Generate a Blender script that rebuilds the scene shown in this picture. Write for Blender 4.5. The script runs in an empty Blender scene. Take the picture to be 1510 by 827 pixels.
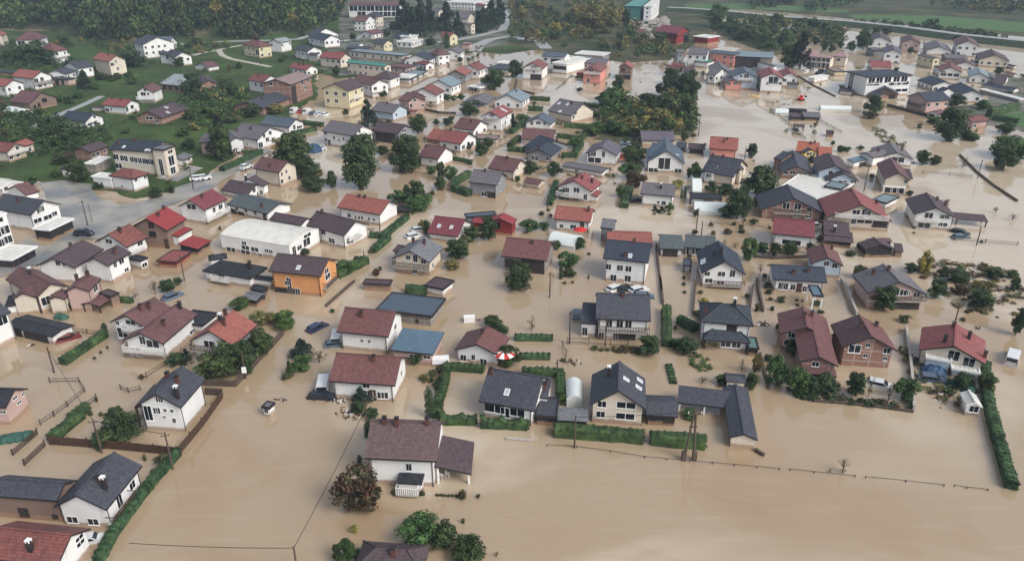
import bpy, math, random
from mathutils import Vector, Matrix, noise
from mathutils.geometry import tessellate_polygon
import numpy as np
random.seed(7)
R = math.radians
sc = bpy.context.scene
COL = sc.collection
# ------------------------------------------------------------------ camera
PW, PH, F = 1510.0, 827.0, 1119.0
PIT = R(24.8); CZ = 60.0
SP, CP = math.sin(PIT), math.cos(PIT)
cam = bpy.data.cameras.new('camera'); camo = bpy.data.objects.new('camera', cam); COL.objects.link(camo)
cam.sensor_fit = 'HORIZONTAL'; cam.sensor_width = 36; cam.lens = 36*F/PW
cam.clip_start = 1; cam.clip_end = 8000
camo.location = (0, 0, CZ); camo.rotation_euler = (math.pi/2-PIT, 0, 0)
sc.camera = camo
# ------------------------------------------------------------------ light
SUN_EL, SUN_AZ = R(42), R(128)
w = bpy.data.worlds.new('World'); sc.world = w; w.use_nodes = True
nt = w.node_tree; bg = nt.nodes['Background']
sky = nt.nodes.new('ShaderNodeTexSky'); sky.sky_type = 'NISHITA'; sky.sun_disc = False
sky.sun_elevation = SUN_EL; sky.sun_rotation = SUN_AZ
sky.air_density = 1.0; sky.dust_density = 4.0; sky.ozone_density = 1.5
hs = nt.nodes.new('ShaderNodeHueSaturation'); hs.inputs['Saturation'].default_value = .6   # overcast: the blue is veiled by cloud
nt.links.new(sky.outputs[0], hs.inputs['Color']); nt.links.new(hs.outputs[0], bg.inputs[0]); bg.inputs[1].default_value = 0.15
sun = bpy.data.lights.new('sun', 'SUN'); suno = bpy.data.objects.new('sun', sun); COL.objects.link(suno)
sun.energy = 1.25; sun.angle = R(25); sun.color = (1, .99, .97)
dv = Vector((math.sin(SUN_AZ)*math.cos(SUN_EL), math.cos(SUN_AZ)*math.cos(SUN_EL), math.sin(SUN_EL)))
suno.rotation_euler = dv.to_track_quat('Z', 'Y').to_euler()
sc.view_settings.view_transform = 'Standard'; sc.view_settings.look = 'None'
sc.view_settings.exposure = 0.45; sc.view_settings.gamma = 1
sc.cycles.max_bounces = 5; sc.cycles.volume_bounces = 0
# ------------------------------------------------------------------ projection helpers
TILE = {}
for r, y0 in (('A', 0), ('B', 207), ('C', 414), ('D', 620)):
    for c in range(5): TILE[r+str(c)] = (300*c, y0, 3.997)
for c in range(6):
    TILE['E'+str(c)] = (250*c, 0, 6.036); TILE['F'+str(c)] = (250*c, 100, 6.036)
def tp(t, x, y):
    a = TILE[t]; return (a[0]+x/a[2], a[1]+y/a[2])
def ray(px, py):
    x = (px-PW/2)/F; y = (PH/2-py)/F
    return Vector((x, CP+y*SP, -SP+y*CP))
def at(p, z=0.0):
    d = ray(*p); t = (z-CZ)/min(d.z, -0.01)
    return Vector((d.x*t, d.y*t, z))
def proj(v):
    dz = v[2]-CZ; f = v[1]*CP-dz*SP
    return (PW/2+F*v[0]/f, PH/2-F*(v[1]*SP+dz*CP)/f)
def ppm(v):
    return F/(v[1]*CP-(v[2]-CZ)*SP)
# ------------------------------------------------------------------ materials
def lin(c):
    f = lambda u: (u/255/12.92) if u/255 <= .04045 else ((u/255+.055)/1.055)**2.4
    return (f(c[0]), f(c[1]), f(c[2]), 1)
class M:
    def __init__(s, name):
        s.m = bpy.data.materials.new(name); s.m.use_nodes = True
        s.t = s.m.node_tree; s.b = s.t.nodes['Principled BSDF']
    def n(s, k, **kw):
        o = s.t.nodes.new(k)
        for a, b in kw.items():
            if a.startswith('_'): setattr(o, a[1:], b)
            else: o.inputs[a.replace('__', ' ')].default_value = b
        return o
    def l(s, a, b): s.t.links.new(a, b)
    def mix(s, fac, a, b, mode='MIX'):
        o = s.t.nodes.new('ShaderNodeMix'); o.data_type = 'RGBA'; o.blend_type = mode
        for i, v in ((0, fac), (6, a), (7, b)):
            if hasattr(v, 'is_linked') or hasattr(v, 'links'): s.l(v, o.inputs[i])
            else: o.inputs[i].default_value = v
        return o.outputs[2]
    def ramp(s, f, p0, p1, c0=(0,0,0,1), c1=(1,1,1,1)):
        o = s.t.nodes.new('ShaderNodeValToRGB'); e = o.color_ramp.elements
        e[0].position = p0; e[1].position = p1; e[0].color = c0; e[1].color = c1
        s.l(f, o.inputs[0]); return o.outputs[0]
    def pos(s): return s.t.nodes.new('ShaderNodeNewGeometry').outputs['Position']
    def uv(s): return s.t.nodes.new('ShaderNodeTexCoord').outputs['UV']
    def noise(s, v, scale, det=4, rough=.55):
        o = s.n('ShaderNodeTexNoise', Scale=scale, Detail=det, Roughness=rough); s.l(v, o.inputs['Vector']); return o.outputs[0]
    def bump(s, h, st, d=.05):
        o = s.n('ShaderNodeBump', Strength=st, Distance=d); s.l(h, o.inputs['Height']); s.l(o.outputs[0], s.b.inputs['Normal'])
    def out(s, c, rough=.8, spec=.3, metal=0):
        if hasattr(c, 'links'): s.l(c, s.b.inputs['Base Color'])
        else: s.b.inputs['Base Color'].default_value = c
        s.b.inputs['Roughness'].default_value = rough
        s.b.inputs['Specular IOR Level'].default_value = spec
        s.b.inputs['Metallic'].default_value = metal
        return s.m
def sc4(c, k): return (min(c[0]*k, 1), min(c[1]*k, 1), min(c[2]*k, 1), 1)
def plain(name, rgb, rough=.7, spec=.3, var=.15, metal=0):
    m = M(name); c = lin(rgb)
    n = m.noise(m.pos(), 1.3, 4)
    return m.out(m.mix(m.ramp(n, .35, .7), sc4(c, 1-var), sc4(c, 1+var)), rough, spec, metal)
def tile_roof(name, rgb, mott=.25, tw=.3, th=.34, rough=.62, alt=None):
    m = M(name); c = lin(rgb); uv = m.uv()
    br = m.n('ShaderNodeTexBrick', Scale=1.0, Color1=sc4(c, 1+mott), Color2=sc4(c, 1-mott), Mortar=sc4(c, .45), **{})
    br.inputs['Mortar Size'].default_value = .03; br.inputs['Brick Width'].default_value = tw; br.inputs['Row Height'].default_value = th
    br.inputs['Mortar Smooth'].default_value = .4
    br.offset = 0.5
    m.l(uv, br.inputs['Vector'])
    n = m.noise(m.pos(), .35, 5, .65)
    a2 = lin(alt) if alt else sc4(c, .72)
    col = m.mix(m.ramp(n, .45, .72), br.outputs[0], m.mix(.6, br.outputs[0], a2))
    n2 = m.noise(m.pos(), 2.8, 4, .7)
    col = m.mix(m.ramp(n2, .52, .8), col, m.mix(.35, col, (.22, .21, .19, 1)))
    rw = m.n('ShaderNodeTexWave', Scale=1/th/2/math.pi*math.pi, Distortion=0.0); rw.wave_type = 'BANDS'; rw.bands_direction = 'Y'; rw.wave_profile = 'SAW'
    m.l(uv, rw.inputs['Vector'])
    m.bump(rw.outputs[0], .5, .06)
    return m.out(col, rough, .35)
def metal_roof(name, rgb, rib=.9, rough=.4, rust=.0):
    m = M(name); c = lin(rgb); uv = m.uv()
    wv = m.n('ShaderNodeTexWave', Scale=.5/rib, Distortion=0.0); wv.wave_type = 'BANDS'; wv.bands_direction = 'X'; m.l(uv, wv.inputs['Vector'])
    k = m.ramp(wv.outputs[0], .82, .95)
    n = m.noise(m.pos(), .6, 5, .65)
    base = m.mix(m.ramp(n, .35, .7), sc4(c, .86), sc4(c, 1.1))
    if rust: base = m.mix(m.ramp(m.noise(m.pos(), .9, 6, .7), .5, .62), base, lin((92, 74, 62)))
    m.bump(wv.outputs[0], .35, .06)
    return m.out(m.mix(k, base, m.mix(.5, base, sc4(c, .5))), rough, .5)
def plaster(name, rgb, rough=.9):
    m = M(name); c = lin(rgb); p = m.pos()
    n = m.noise(p, .35, 6, .6)
    col = m.mix(m.ramp(n, .38, .72), c, sc4(c, .86))
    mp = m.n('ShaderNodeMapping'); mp.inputs['Scale'].default_value = (2.2, 2.2, .18); m.l(p, mp.inputs[0])
    st = m.noise(mp.outputs[0], 1.0, 4, .7)
    col = m.mix(m.ramp(st, .55, .8), col, sc4(c, .78))
    sx = m.n('ShaderNodeSeparateXYZ'); m.l(p, sx.inputs[0])
    ad = m.n('ShaderNodeMath', _operation='MULTIPLY_ADD'); m.l(m.noise(p, .8, 4), ad.inputs[0]); ad.inputs[1].default_value = -.9; m.l(sx.outputs[2], ad.inputs[2])
    mud = m.ramp(ad.outputs[0], -.02, .28, (1, 1, 1, 1), (0, 0, 0, 1))
    f = m.n('ShaderNodeMath', _operation='MULTIPLY'); m.l(mud, f.inputs[0]); f.inputs[1].default_value = .8
    col = m.mix(f.outputs[0], col, lin((150, 122, 96)))
    m.bump(m.noise(p, 12, 3), .12, .02)
    return m.out(col, rough, .2)
def brick(name, c1, c2, mort):
    m = M(name); uv = m.uv()
    br = m.n('ShaderNodeTexBrick', Scale=1.0, Color1=lin(c1), Color2=lin(c2), Mortar=lin(mort))
    br.inputs['Mortar Size'].default_value = .015; br.inputs['Brick Width'].default_value = .38; br.inputs['Row Height'].default_value = .2
    m.l(uv, br.inputs['Vector'])
    n = m.noise(m.pos(), .6, 5, .65)
    # concrete ring beams between storeys and posts belong to the bare masonry
    wv = m.n('ShaderNodeTexWave', Scale=1/2.9/2, Distortion=0.0); wv.wave_type = 'BANDS'; wv.bands_direction = 'Y'; m.l(uv, wv.inputs['Vector'])
    wx = m.n('ShaderNodeTexWave', Scale=1/3.6/2, Distortion=0.0); wx.wave_type = 'BANDS'; wx.bands_direction = 'X'; m.l(uv, wx.inputs['Vector'])
    a = m.n('ShaderNodeMath', _operation='MAXIMUM'); m.l(m.ramp(wv.outputs[0], .985, .99), a.inputs[0]); m.l(m.ramp(wx.outputs[0], .992, .996), a.inputs[1])
    col = m.mix(m.ramp(n, .42, .7), br.outputs[0], m.mix(.5, br.outputs[0], lin((120, 100, 90))))
    col = m.mix(a.outputs[0], col, lin((165, 158, 148)))
    m.bump(br.outputs[1], -.4, .02)
    return m.out(col, .92, .2)
MAT = {}
RC = dict(ch=(66,69,78), bk=(42,45,52), dp=(82,68,72), mr=(108,76,76), mt=(112,74,72), rt=(126,76,70), rd=(138,78,76), br=(144,56,58), cr=(120,60,68),
          or_=(150,90,80), os=(168,98,76), mg=(120,62,76), gr=(108,104,108), gy=(112,114,118), gg=(84,94,96), gv=(98,92,104), bl=(84,96,108), nv=(52,60,74), db=(50,58,68),
          tn=(142,122,118), mp=(112,74,72), mw=(92,68,68), bt=(100,80,80), pk=(170,138,136))
for k, v in RC.items(): MAT['r'+k.rstrip('_')] = tile_roof('roof_tiles_'+k.rstrip('_'), v, alt=(70, 52, 50) if k in ('rt', 'mw', 'mr') else None)
for k, v in dict(sl=(72,84,96), lb=(86,108,124), tl=(118,134,140), wh=(214,212,202), sh=(150,158,160), gn=(92,116,112), ge=(64,132,118)).items():
    MAT['r'+k] = metal_roof('roof_sheet_'+k, v, rust=(k == 'sh'))
MAT['rpt'] = plain('polytunnel_film', (206, 212, 208), .35, .5, .05)
for k, v in dict(W=(222,222,220), C=(206,196,180), P=(186,160,152), G=(134,136,138), O=(206,148,98), Y=(206,197,164), V=(222,186,84), R=(128,52,52), D=(50,48,50),
                 L=(176,190,202), E=(62,112,106), K=(128,108,98), S=(208,142,130)).items():
    MAT['w'+k] = plaster('wall_'+k, v)
MAT['wB'] = brick('bare_brick', (150,104,90), (124,88,78), (146,136,126))
MAT['wT'] = brick('rough_stone', (140,136,130), (112,108,104), (150,146,140))
MAT['wpt'] = MAT['rpt']
m_trim = plain('dark_trim', (48, 44, 46), .6); m_white = plain('white_paint', (226, 226, 224), .5, .4, .04)
m_glass = plain('window_glass', (28, 34, 42), .08, .8, .3); m_wood = plain('dark_wood', (74, 56, 46), .8)
m_doord = plain('garage_dark', (58, 52, 52), .7); m_conc = plain('concrete', (168, 162, 154), .9); m_pole = plain('pole_wood', (84, 72, 64), .9)
m_shut = plain('door_white', (200, 200, 196), .6); m_rubber = plain('rubber', (22, 22, 24), .8); m_chim = plain('chimney_brick', (92, 62, 56), .9)
m_red = plain('red_paint', (190, 50, 44), .5); m_blue = plain('blue_tarp', (52, 78, 104), .6); m_green = plain('green_tarp', (50, 84, 74), .6)
def leafmat(name, rgb, var=.5):
    m = M(name); c = sc4(lin(rgb), 1.4)
    oi = m.n('ShaderNodeObjectInfo'); n = m.noise(m.pos(), .55, 3)
    a = m.mix(m.ramp(n, .3, .7), sc4(c, 1-var), sc4(c, 1+var))
    m.out(m.mix(oi.outputs['Random'], a, m.mix(1, a, (1.15, .95, .75, 1), 'MULTIPLY')), .75, .25)
    return m.m
LC = dict(d=[(36,50,34),(46,64,40),(58,74,46)], g=[(52,76,42),(66,92,50),(46,66,40)], o=[(86,88,52),(70,78,48),(108,102,66)], y=[(120,122,62),(96,106,56),(138,128,78)],
          b=[(72,54,44),(58,48,40),(56,60,44)], c=[(28,42,36),(36,52,42),(32,46,34)], t=[(42,62,42),(52,74,46),(36,54,38)], s=[(48,60,38),(58,68,42),(66,62,44)],
          x=[(74,70,56),(92,84,64),(66,70,50)], C=[(20,26,28),(26,32,32),(24,30,28)])
LM = {k: [leafmat('leaves_%s_%d' % (k, i), v) for i, v in enumerate(vs)] for k, vs in LC.items()}
m_bark = plain('bark', (70, 58, 48), .95)
# ------------------------------------------------------------------ mesh builder
class MB:
    def __init__(s): s.v = []; s.f = []; s.mi = []; s.uv = []
    def face(s, pts, mi=0, uv=None):
        b = len(s.v); s.v += [tuple(p) for p in pts]; s.f.append(tuple(range(b, b+len(pts)))); s.mi.append(mi)
        s.uv.append(uv or [(0, 0)]*len(pts))
    def box(s, c, ax, ay, az, mi=0, taper=1.0):
        c = Vector(c); ax, ay, az = Vector(ax), Vector(ay), Vector(az)   # half extents
        P = [c+ax*i*(taper if k > 0 else 1)+ay*j*(taper if k > 0 else 1)+az*k for k in (-1, 1) for j in (-1, 1) for i in (-1, 1)]
        w_, h_, d_ = ax.length*2, az.length*2, ay.length*2
        for q, (a, b) in (((0,1,5,4),(w_,h_)), ((1,3,7,5),(d_,h_)), ((3,2,6,7),(w_,h_)), ((2,0,4,6),(d_,h_)), ((4,5,7,6),(w_,d_)), ((2,3,1,0),(w_,d_))):
            s.face([P[i] for i in q], mi, [(0,0),(a,0),(a,b),(0,b)])
    def tube(s, a, b, r0, r1, n=6, mi=0):
        a = Vector(a); b = Vector(b); d = (b-a)
        if d.length < 1e-5: return
        d.normalize(); x = d.orthogonal().normalized(); y = d.cross(x)
        A = [a+(x*math.cos(2*math.pi*i/n)+y*math.sin(2*math.pi*i/n))*r0 for i in range(n)]
        B = [b+(x*math.cos(2*math.pi*i/n)+y*math.sin(2*math.pi*i/n))*r1 for i in range(n)]
        for i in range(n):
            j = (i+1) % n; s.face([A[i], A[j], B[j], B[i]], mi)
        s.face(B, mi); s.face(A[::-1], mi)
    def mesh(s, name, mats):
        me = bpy.data.meshes.new(name); me.from_pydata(s.v, [], s.f)
        for m in mats: me.materials.append(m)
        me.polygons.foreach_set('material_index', s.mi)
        ul = me.uv_layers.new(name='UVMap'); flat = [c for f in s.uv for p in f for c in p]
        ul.data.foreach_set('uv', flat); me.update(); return me
    def build(s, name, mats, root=None, inv=None):
        if not isinstance(mats, (list, tuple)): mats = [mats]
        if inv is not None: s.v = [tuple(inv @ Vector(p)) for p in s.v]
        o = bpy.data.objects.new(name, s.mesh(name, mats)); COL.objects.link(o)
        if root: o.parent = root
        return o
def empty(name, loc, rz, label, cat, group=None):
    o = bpy.data.objects.new(name, None); COL.objects.link(o); o.location = loc; o.rotation_euler = (0, 0, rz); o.empty_display_size = 1
    tag(o, label, cat, group); return o
def tag(o, label, cat, group=None, kind=None):
    if label: o['label'] = label
    if cat: o['category'] = cat
    if group: o['group'] = group
    if kind: o['kind'] = kind
    return o
def struct(o): o['kind'] = 'structure'; return o
def rootinv(loc, rz): return (Matrix.Translation(loc) @ Matrix.Rotation(rz, 4, 'Z')).inverted()
# unit meshes
def unit_window():
    b = MB(); f = .042
    for (cx, cz, hx, hz) in ((-.5+f/2, 0, f/2, .5), (.5-f/2, 0, f/2, .5), (0, .5-f/2, .5-f, f/2), (0, -.5+f/2, .5-f, f/2), (0, 0, .018, .5-f)):
        b.box((cx, 0, cz), (hx, 0, 0), (0, .035, 0), (0, 0, hz))
    b.box((0, -.05, -.53), (.53, 0, 0), (0, .06, 0), (0, 0, .025))
    w_ = b.mesh('window', [m_white])
    p = MB(); p.box((0, .005, 0), (.5-f, 0, 0), (0, .02, 0), (0, 0, .5-f)); pm = p.mesh('pane', [m_glass])
    wd = b.mesh('window', [m_wood])
    return w_, pm, wd
UW, UP, UWD = unit_window()
def unit_door(mat, ribs):
    b = MB(); b.box((0, 0, 0), (.5, 0, 0), (0, .03, 0), (0, 0, .5))
    for i in range(ribs): b.box((0, -.04, -.42+.84*i/max(1, ribs-1)), (.46, 0, 0), (0, .012, 0), (0, 0, .03))
    return b.mesh('door', [mat])
UD = unit_door(m_wood, 3); UGD = unit_door(m_doord, 5)
b_ = MB(); b_.box((0, 0, 0), (.06, 0, 0), (0, .03, 0), (0, 0, .02)); UH = b_.mesh('handle', [m_white])
def unit_sky():
    b = MB()
    for (cx, cy, hx, hy) in ((-.45, 0, .05, .5), (.45, 0, .05, .5), (0, .45, .4, .05), (0, -.45, .4, .05)): b.box((cx, cy, 0), (hx, 0, 0), (0, hy, 0), (0, 0, .07))
    p = MB(); p.box((0, 0, 0), (.4, 0, 0), (0, .4, 0), (0, 0, .04))
    return b.mesh('skylight', [m_white]), p.mesh('pane', [plain('skylight_glass', (168, 178, 186), .1, .8, .1)])
USK, USP = unit_sky()
def put(mesh, name, root, inv, mat):
    o = bpy.data.objects.new(name, mesh); COL.objects.link(o); o.parent = root
    o.matrix_basis = inv @ mat if inv is not None else mat
    return o
ANCH = []
# ------------------------------------------------------------------ houses
class Vol: pass
def solve(a):
    t, p0, p1, r, dh, rf, wl, opts = a
    V = Vol(); V.rf, V.wl = rf, wl; V.rf2 = None
    typ, pit = 'gable', 30.0; V.open = 'open' in opts; V.auto = 0
    for o in opts:
        if o in ('hip', 'flat', 'barrel'): typ = o
        elif o[0] == 's' and o[1:].isdigit(): typ = 'shed'; pit = float(o[1:])
        elif o[0] == 'p' and o[1:].isdigit(): pit = float(o[1:])
        elif o[0] == 'a': V.auto = int(o[1:])
        elif o[0] == 't': V.rf2 = o[2:]
    q0, q1, qr = tp(t, *p0), tp(t, *p1), tp(t, *r)
    tz = TILE[t][2]
    if isinstance(dh, int) and dh > 9:
        # find the eave height whose foot lands dh tile pixels lower
        lo, hi = .5, 25.
        for _ in range(30):
            h = (lo+hi)/2; P = at(q0, h); d = proj((P.x, P.y, 0))[1]-q0[1]
            if d < dh/tz: lo = h
            else: hi = h
    else: h = float(dh)
    for it in range(5):
        P0, P1 = at(q0, h), at(q1, h)
        u = (P1-P0); L = u.length; u.normalize(); n = Vector((-u.y, u.x, 0))
        tn = math.tan(R(pit))
        if typ in ('flat', 'barrel'):
            Q = at(qr, h); s = (Q-P0).dot(n); s = max(1.2, min(abs(s), 40))*(1 if s > 0 else -1); width = abs(s)
        else:
            best = None
            for i in range(-220, 221):
                s = i*.06
                if abs(s) < (1.0 if typ != 'shed' else 1.2): continue
                X = P0+n*s+Vector((0, 0, abs(s)*tn))
                if typ == 'hip': X += u*min(abs(s), L/2-.1)
                q = proj(X); e = (q[0]-qr[0])**2+(q[1]-qr[1])**2
                if best is None or e < best[0]: best = (e, s)
            s = best[1]; V.err = math.sqrt(best[0]); width = abs(s)*(1 if typ == 'shed' else 2)
        if s < 0: n = -n
        V.oh = min(.5, .06*min(L, width)+.08) if typ != 'barrel' else .05
        if not isinstance(dh, int) or dh <= 9 or it == 4: break
        foot = P0+u*V.oh+n*V.oh; foot.z = 0
        h = min(18, max(.8 if rf == 'pt' else 1.4, h+(dh/tz-(proj(foot)[1]-q0[1]))/(ppm(foot)*.85)))
    # order so that u x n points up
    V.o = P0.copy(); V.o.z = 0; V.u, V.n, V.L, V.W, V.h, V.tn, V.typ = u, n, L, width, h, tn, typ
    V.t = t
    V.rise = 0 if typ == 'flat' else (width*tn if typ == 'shed' else (width*(.085 if rf != 'pt' else .3) if typ == 'barrel' else width/2*tn))
    return V
def P(V, a, b, z): return V.o+V.u*a+V.n*b+Vector((0, 0, z))
def roof_z(V, b):
    if V.typ == 'flat': return V.h
    if V.typ == 'shed': return V.h+b*V.tn
    if V.typ == 'barrel':
        q = max(-1, min(1, 2*b/V.W-1)); return V.h+V.rise*(1-q*q)
    return V.h+min(b, V.W-b)*V.tn
def flip(V): return V.u.cross(V.n).z < 0
def build_vol(V, root, inv):
    L, W, h, oh, typ = V.L, V.W, V.h, V.oh, V.typ
    fl = flip(V)
    def F(mb, pts, mi=0, uv=None):
        if fl: pts = pts[::-1]; uv = uv[::-1] if uv else None
        mb.face(pts, mi, uv)
    rb = MB(); th = .24 if h > 1.5 else .12
    if V.rf == 'pt': th = .05
    def slab(pts, uv, mi=0):
        F(rb, pts, mi, uv); low = [p-Vector((0, 0, th)) for p in pts]; F(rb, low[::-1], 1)
        k = len(pts)
        for i in range(k):
            j = (i+1) % k; F(rb, [pts[i], low[i], low[j], pts[j]], 1)
    if typ == 'gable':
        sl = math.hypot(W/2, W/2*V.tn); zr = h+V.rise
        slab([P(V, 0, 0, h), P(V, L, 0, h), P(V, L, W/2, zr), P(V, 0, W/2, zr)], [(0, 0), (L, 0), (L, sl), (0, sl)])
        slab([P(V, L, W, h), P(V, 0, W, h), P(V, 0, W/2, zr), P(V, L, W/2, zr)], [(L, 0), (0, 0), (0, sl), (L, sl)], 2 if V.rf2 else 0)
        rb.box(P(V, L/2, W/2, zr+.02), V.u*(L/2+.02), V.n*.13, Vector((0, 0, .06)), 0)
    elif typ == 'hip':
        k = min(W/2, L/2-.05); zr = h+W/2*V.tn*(1 if W/2 <= L/2 else 1); sl = math.hypot(W/2, zr-h)
        a, b = P(V, k, W/2, zr), P(V, L-k, W/2, zr)
        c = [P(V, 0, 0, h), P(V, L, 0, h), P(V, L, W, h), P(V, 0, W, h)]
        slab([c[0], c[1], b, a], [(0, 0), (L, 0), (L-k, sl), (k, sl)]); slab([c[2], c[3], a, b], [(L, 0), (0, 0), (k, sl), (L-k, sl)])
        slab([c[1], c[2], b], [(0, 0), (W, 0), (W/2, sl)]); slab([c[3], c[0], a], [(0, 0), (W, 0), (W/2, sl)])
        for q in (c[0], c[3]): rb.tube(q+Vector((0, 0, .02)), a+Vector((0, 0, .03)), .09, .09, 5)
        for q in (c[1], c[2]): rb.tube(q+Vector((0, 0, .02)), b+Vector((0, 0, .03)), .09, .09, 5)
    elif typ == 'shed':
        sl = math.hypot(W, V.rise)
        slab([P(V, 0, 0, h), P(V, L, 0, h), P(V, L, W, h+V.rise), P(V, 0, W, h+V.rise)], [(0, 0), (L, 0), (L, sl), (0, sl)])
    elif typ == 'flat':
        slab([P(V, 0, 0, h), P(V, L, 0, h), P(V, L, W, h), P(V, 0, W, h)], [(0, 0), (L, 0), (L, W), (0, W)])
        e = .09
        for (a, b, hx, hy) in ((L/2, e, L/2, e), (L/2, W-e, L/2, e), (e, W/2, e, W/2-2*e), (L-e, W/2, e, W/2-2*e)):
            rb.box(P(V, a, b, h+.07), V.u*hx, V.n*hy, Vector((0, 0, .07)), 1)
    else:
        N = 10; pr = [(W*i/N, roof_z(V, W*i/N)) for i in range(N+1)]
        for i in range(N):
            (b0, z0), (b1, z1) = pr[i], pr[i+1]
            F(rb, [P(V, 0, b0, z0), P(V, L, b0, z0), P(V, L, b1, z1), P(V, 0, b1, z1)], 0, [(0, b0), (L, b0), (L, b1), (0, b1)])
            F(rb, [P(V, 0, b0, z0-.2), P(V, L, b0, z0-.2), P(V, L, b1, z1-.2), P(V, 0, b1, z1-.2)][::-1], 1)
            for a in (0, L):
                q = [P(V, a, b0, z0-.2), P(V, a, b0, z0), P(V, a, b1, z1), P(V, a, b1, z1-.2)]
                F(rb, q if a == 0 else q[::-1], 0 if V.rf != 'pt' else 1)
        for b0 in (0, W): F(rb, [P(V, 0, b0, h-.2), P(V, L, b0, h-.2), P(V, L, b0, h), P(V, 0, b0, h)], 0)
        if V.rf == 'wh':
            for k in (.0, .5, 1.0): rb.box(P(V, L*k*.996+.02*(1-k), W/2, h+V.rise+.04), V.u*.05, V.n*.1, Vector((0, 0, .05)), 1)
    tr = m_trim if V.rf not in ('wh', 'pt') else m_white
    rb.build('roof', [MAT['r'+V.rf], tr]+([MAT['r'+V.rf2]] if V.rf2 else []), root, inv)
    # walls
    a0, a1, b0, b1 = oh, L-oh, oh, W-oh; zt = lambda b: roof_z(V, b)-(th+.003)
    if V.typ == 'hip': zt = lambda b: V.h-th+.02
    if V.open:
        k = max(2, int(L/3.5)+1)
        for i in range(k):
            for b in (b0, b1):
                pb = MB(); a = a0+(a1-a0)*i/(k-1); z = zt(b)
                pb.box(P(V, a, b, z/2-.5), V.u*.11, V.n*.11, Vector((0, 0, z/2+.5)))
                pb.build('post', [m_white if V.wl in 'WC' else m_wood], root, inv)
        return
    wb = MB(); zb = -1.0
    def wall(pa, pb, ztop):
        F(wb, [pa(zb), pb(zb), pb(ztop[-1]), pa(ztop[0])], 0, [(0, zb), ((pb(0)-pa(0)).length, zb), ((pb(0)-pa(0)).length, ztop[-1]), (0, ztop[0])])
    wall(lambda z: P(V, a0, b0, z), lambda z: P(V, a1, b0, z), (zt(b0), zt(b0)))
    wall(lambda z: P(V, a1, b1, z), lambda z: P(V, a0, b1, z), (zt(b1), zt(b1)))
    if typ in ('gable', 'barrel'):
        N = 2 if typ == 'gable' else 8
        bs = [b0+(b1-b0)*i/N for i in range(N+1)]
        for a in (a0, a1):
            pts = [P(V, a, b0, zb)]+[P(V, a, b, zt(b)) for b in bs]+[P(V, a, b1, zb)]
            uv = [(b0, zb)]+[(b, zt(b)) for b in bs]+[(b1, zb)]
            if a == a1: pts = pts[::-1]; uv = uv[::-1]
            F(wb, pts, 0, uv)
    else:
        wall(lambda z: P(V, a1, b0, z), lambda z: P(V, a1, b1, z), (zt(b0), zt(b1)))
        wall(lambda z: P(V, a0, b1, z), lambda z: P(V, a0, b0, z), (zt(b1), zt(b0)))
    if V.wl in ('W', 'C', 'O', 'Y', 'L', 'S', 'P', 'G') and h > 2.2 and typ in ('gable', 'hip'):
        for a in (a0+.15, a1-.15):   # rainwater pipes
            wb.tube(P(V, a, b0-.07, zb), P(V, a, b0-.07, zt(b0)), .05, .05, 5, 1)
    wb.build('wall', [MAT['w'+V.wl], m_trim], root, inv)
def faces(V):
    oh = V.oh
    return [(P(V, 0, oh, 0), V.u, -V.n, V.L, 0), (P(V, oh, 0, 0), V.n, -V.u, V.W, 1),
            (P(V, 0, V.W-oh, 0), V.u, V.n, V.L, 2), (P(V, V.L-oh, 0, 0), V.n, V.u, V.W, 3)]
def face_top(V, fc, c):
    if fc[4] == 0: return roof_z(V, V.oh)
    if fc[4] == 2: return roof_z(V, V.W-V.oh)
    return roof_z(V, c) if V.typ != 'hip' else V.h
def hit_wall(vols, px):
    d = ray(*px); C0 = Vector((0, 0, CZ)); best = None
    for V in vols:
        if V.open: continue
        for fc in faces(V):
            o, ax, nr, ln, k = fc
            if nr.dot(d) >= -0.02: continue
            t = (o-C0).dot(nr)/d.dot(nr)
            X = C0+d*t; c = (X-o).dot(ax)
            pen = max(0, -c)+max(0, c-ln)+max(0, -X.z-.3)+max(0, X.z-face_top(V, fc, min(max(c, 0), ln)))
            sc_ = pen*3+t*.02
            if best is None or sc_ < best[0]: best = (sc_, V, fc, c, X.z)
    return best
def frame_mat(pos, ax, nr, sx, sz, sy=1):
    # local x along wall, local -y outward, z up
    y = -nr; x = y.cross(Vector((0, 0, 1))); x = x if x.length > 0 else ax
    m = Matrix((( x.x*sx, y.x*sy, 0, pos.x), (x.y*sx, y.y*sy, 0, pos.y), (0, 0, sz, pos.z), (0, 0, 0, 1)))
    return m
def opening(kind, root, inv, V, fc, c, z, ww, hh):
    o, ax, nr, ln, k = fc
    ww = min(ww, ln-2*V.oh-.3)
    if ww < .3: return
    c = min(max(c, V.oh+ww/2+.1), ln-V.oh-ww/2-.1)
    top = min(face_top(V, fc, c-ww/2), face_top(V, fc, c+ww/2))-.3
    if top < .5: return
    hh = min(hh, top+.2); z = min(z, top-hh/2); z = max(z, hh/2-.35 if kind != 'w' else max(.25, hh/2-.1))
    pos = o+ax*c+nr*.015+Vector((0, 0, z))
    if kind == 'w':
        dark = V.wl in 'KDRT'
        wo = put(UWD if dark else UW, 'window', root, inv, frame_mat(pos, ax, nr, ww, hh)); put(UP, 'pane', wo, None, Matrix.Identity(4))
    elif kind == 'd':
        do = put(UD, 'door', root, inv, frame_mat(pos, ax, nr, ww, hh)); put(UH, 'handle', do, None, Matrix.Translation((.36, -.07, 0)))
    else: put(UGD, 'garage_door', root, inv, frame_mat(pos, ax, nr, ww, hh))
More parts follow.
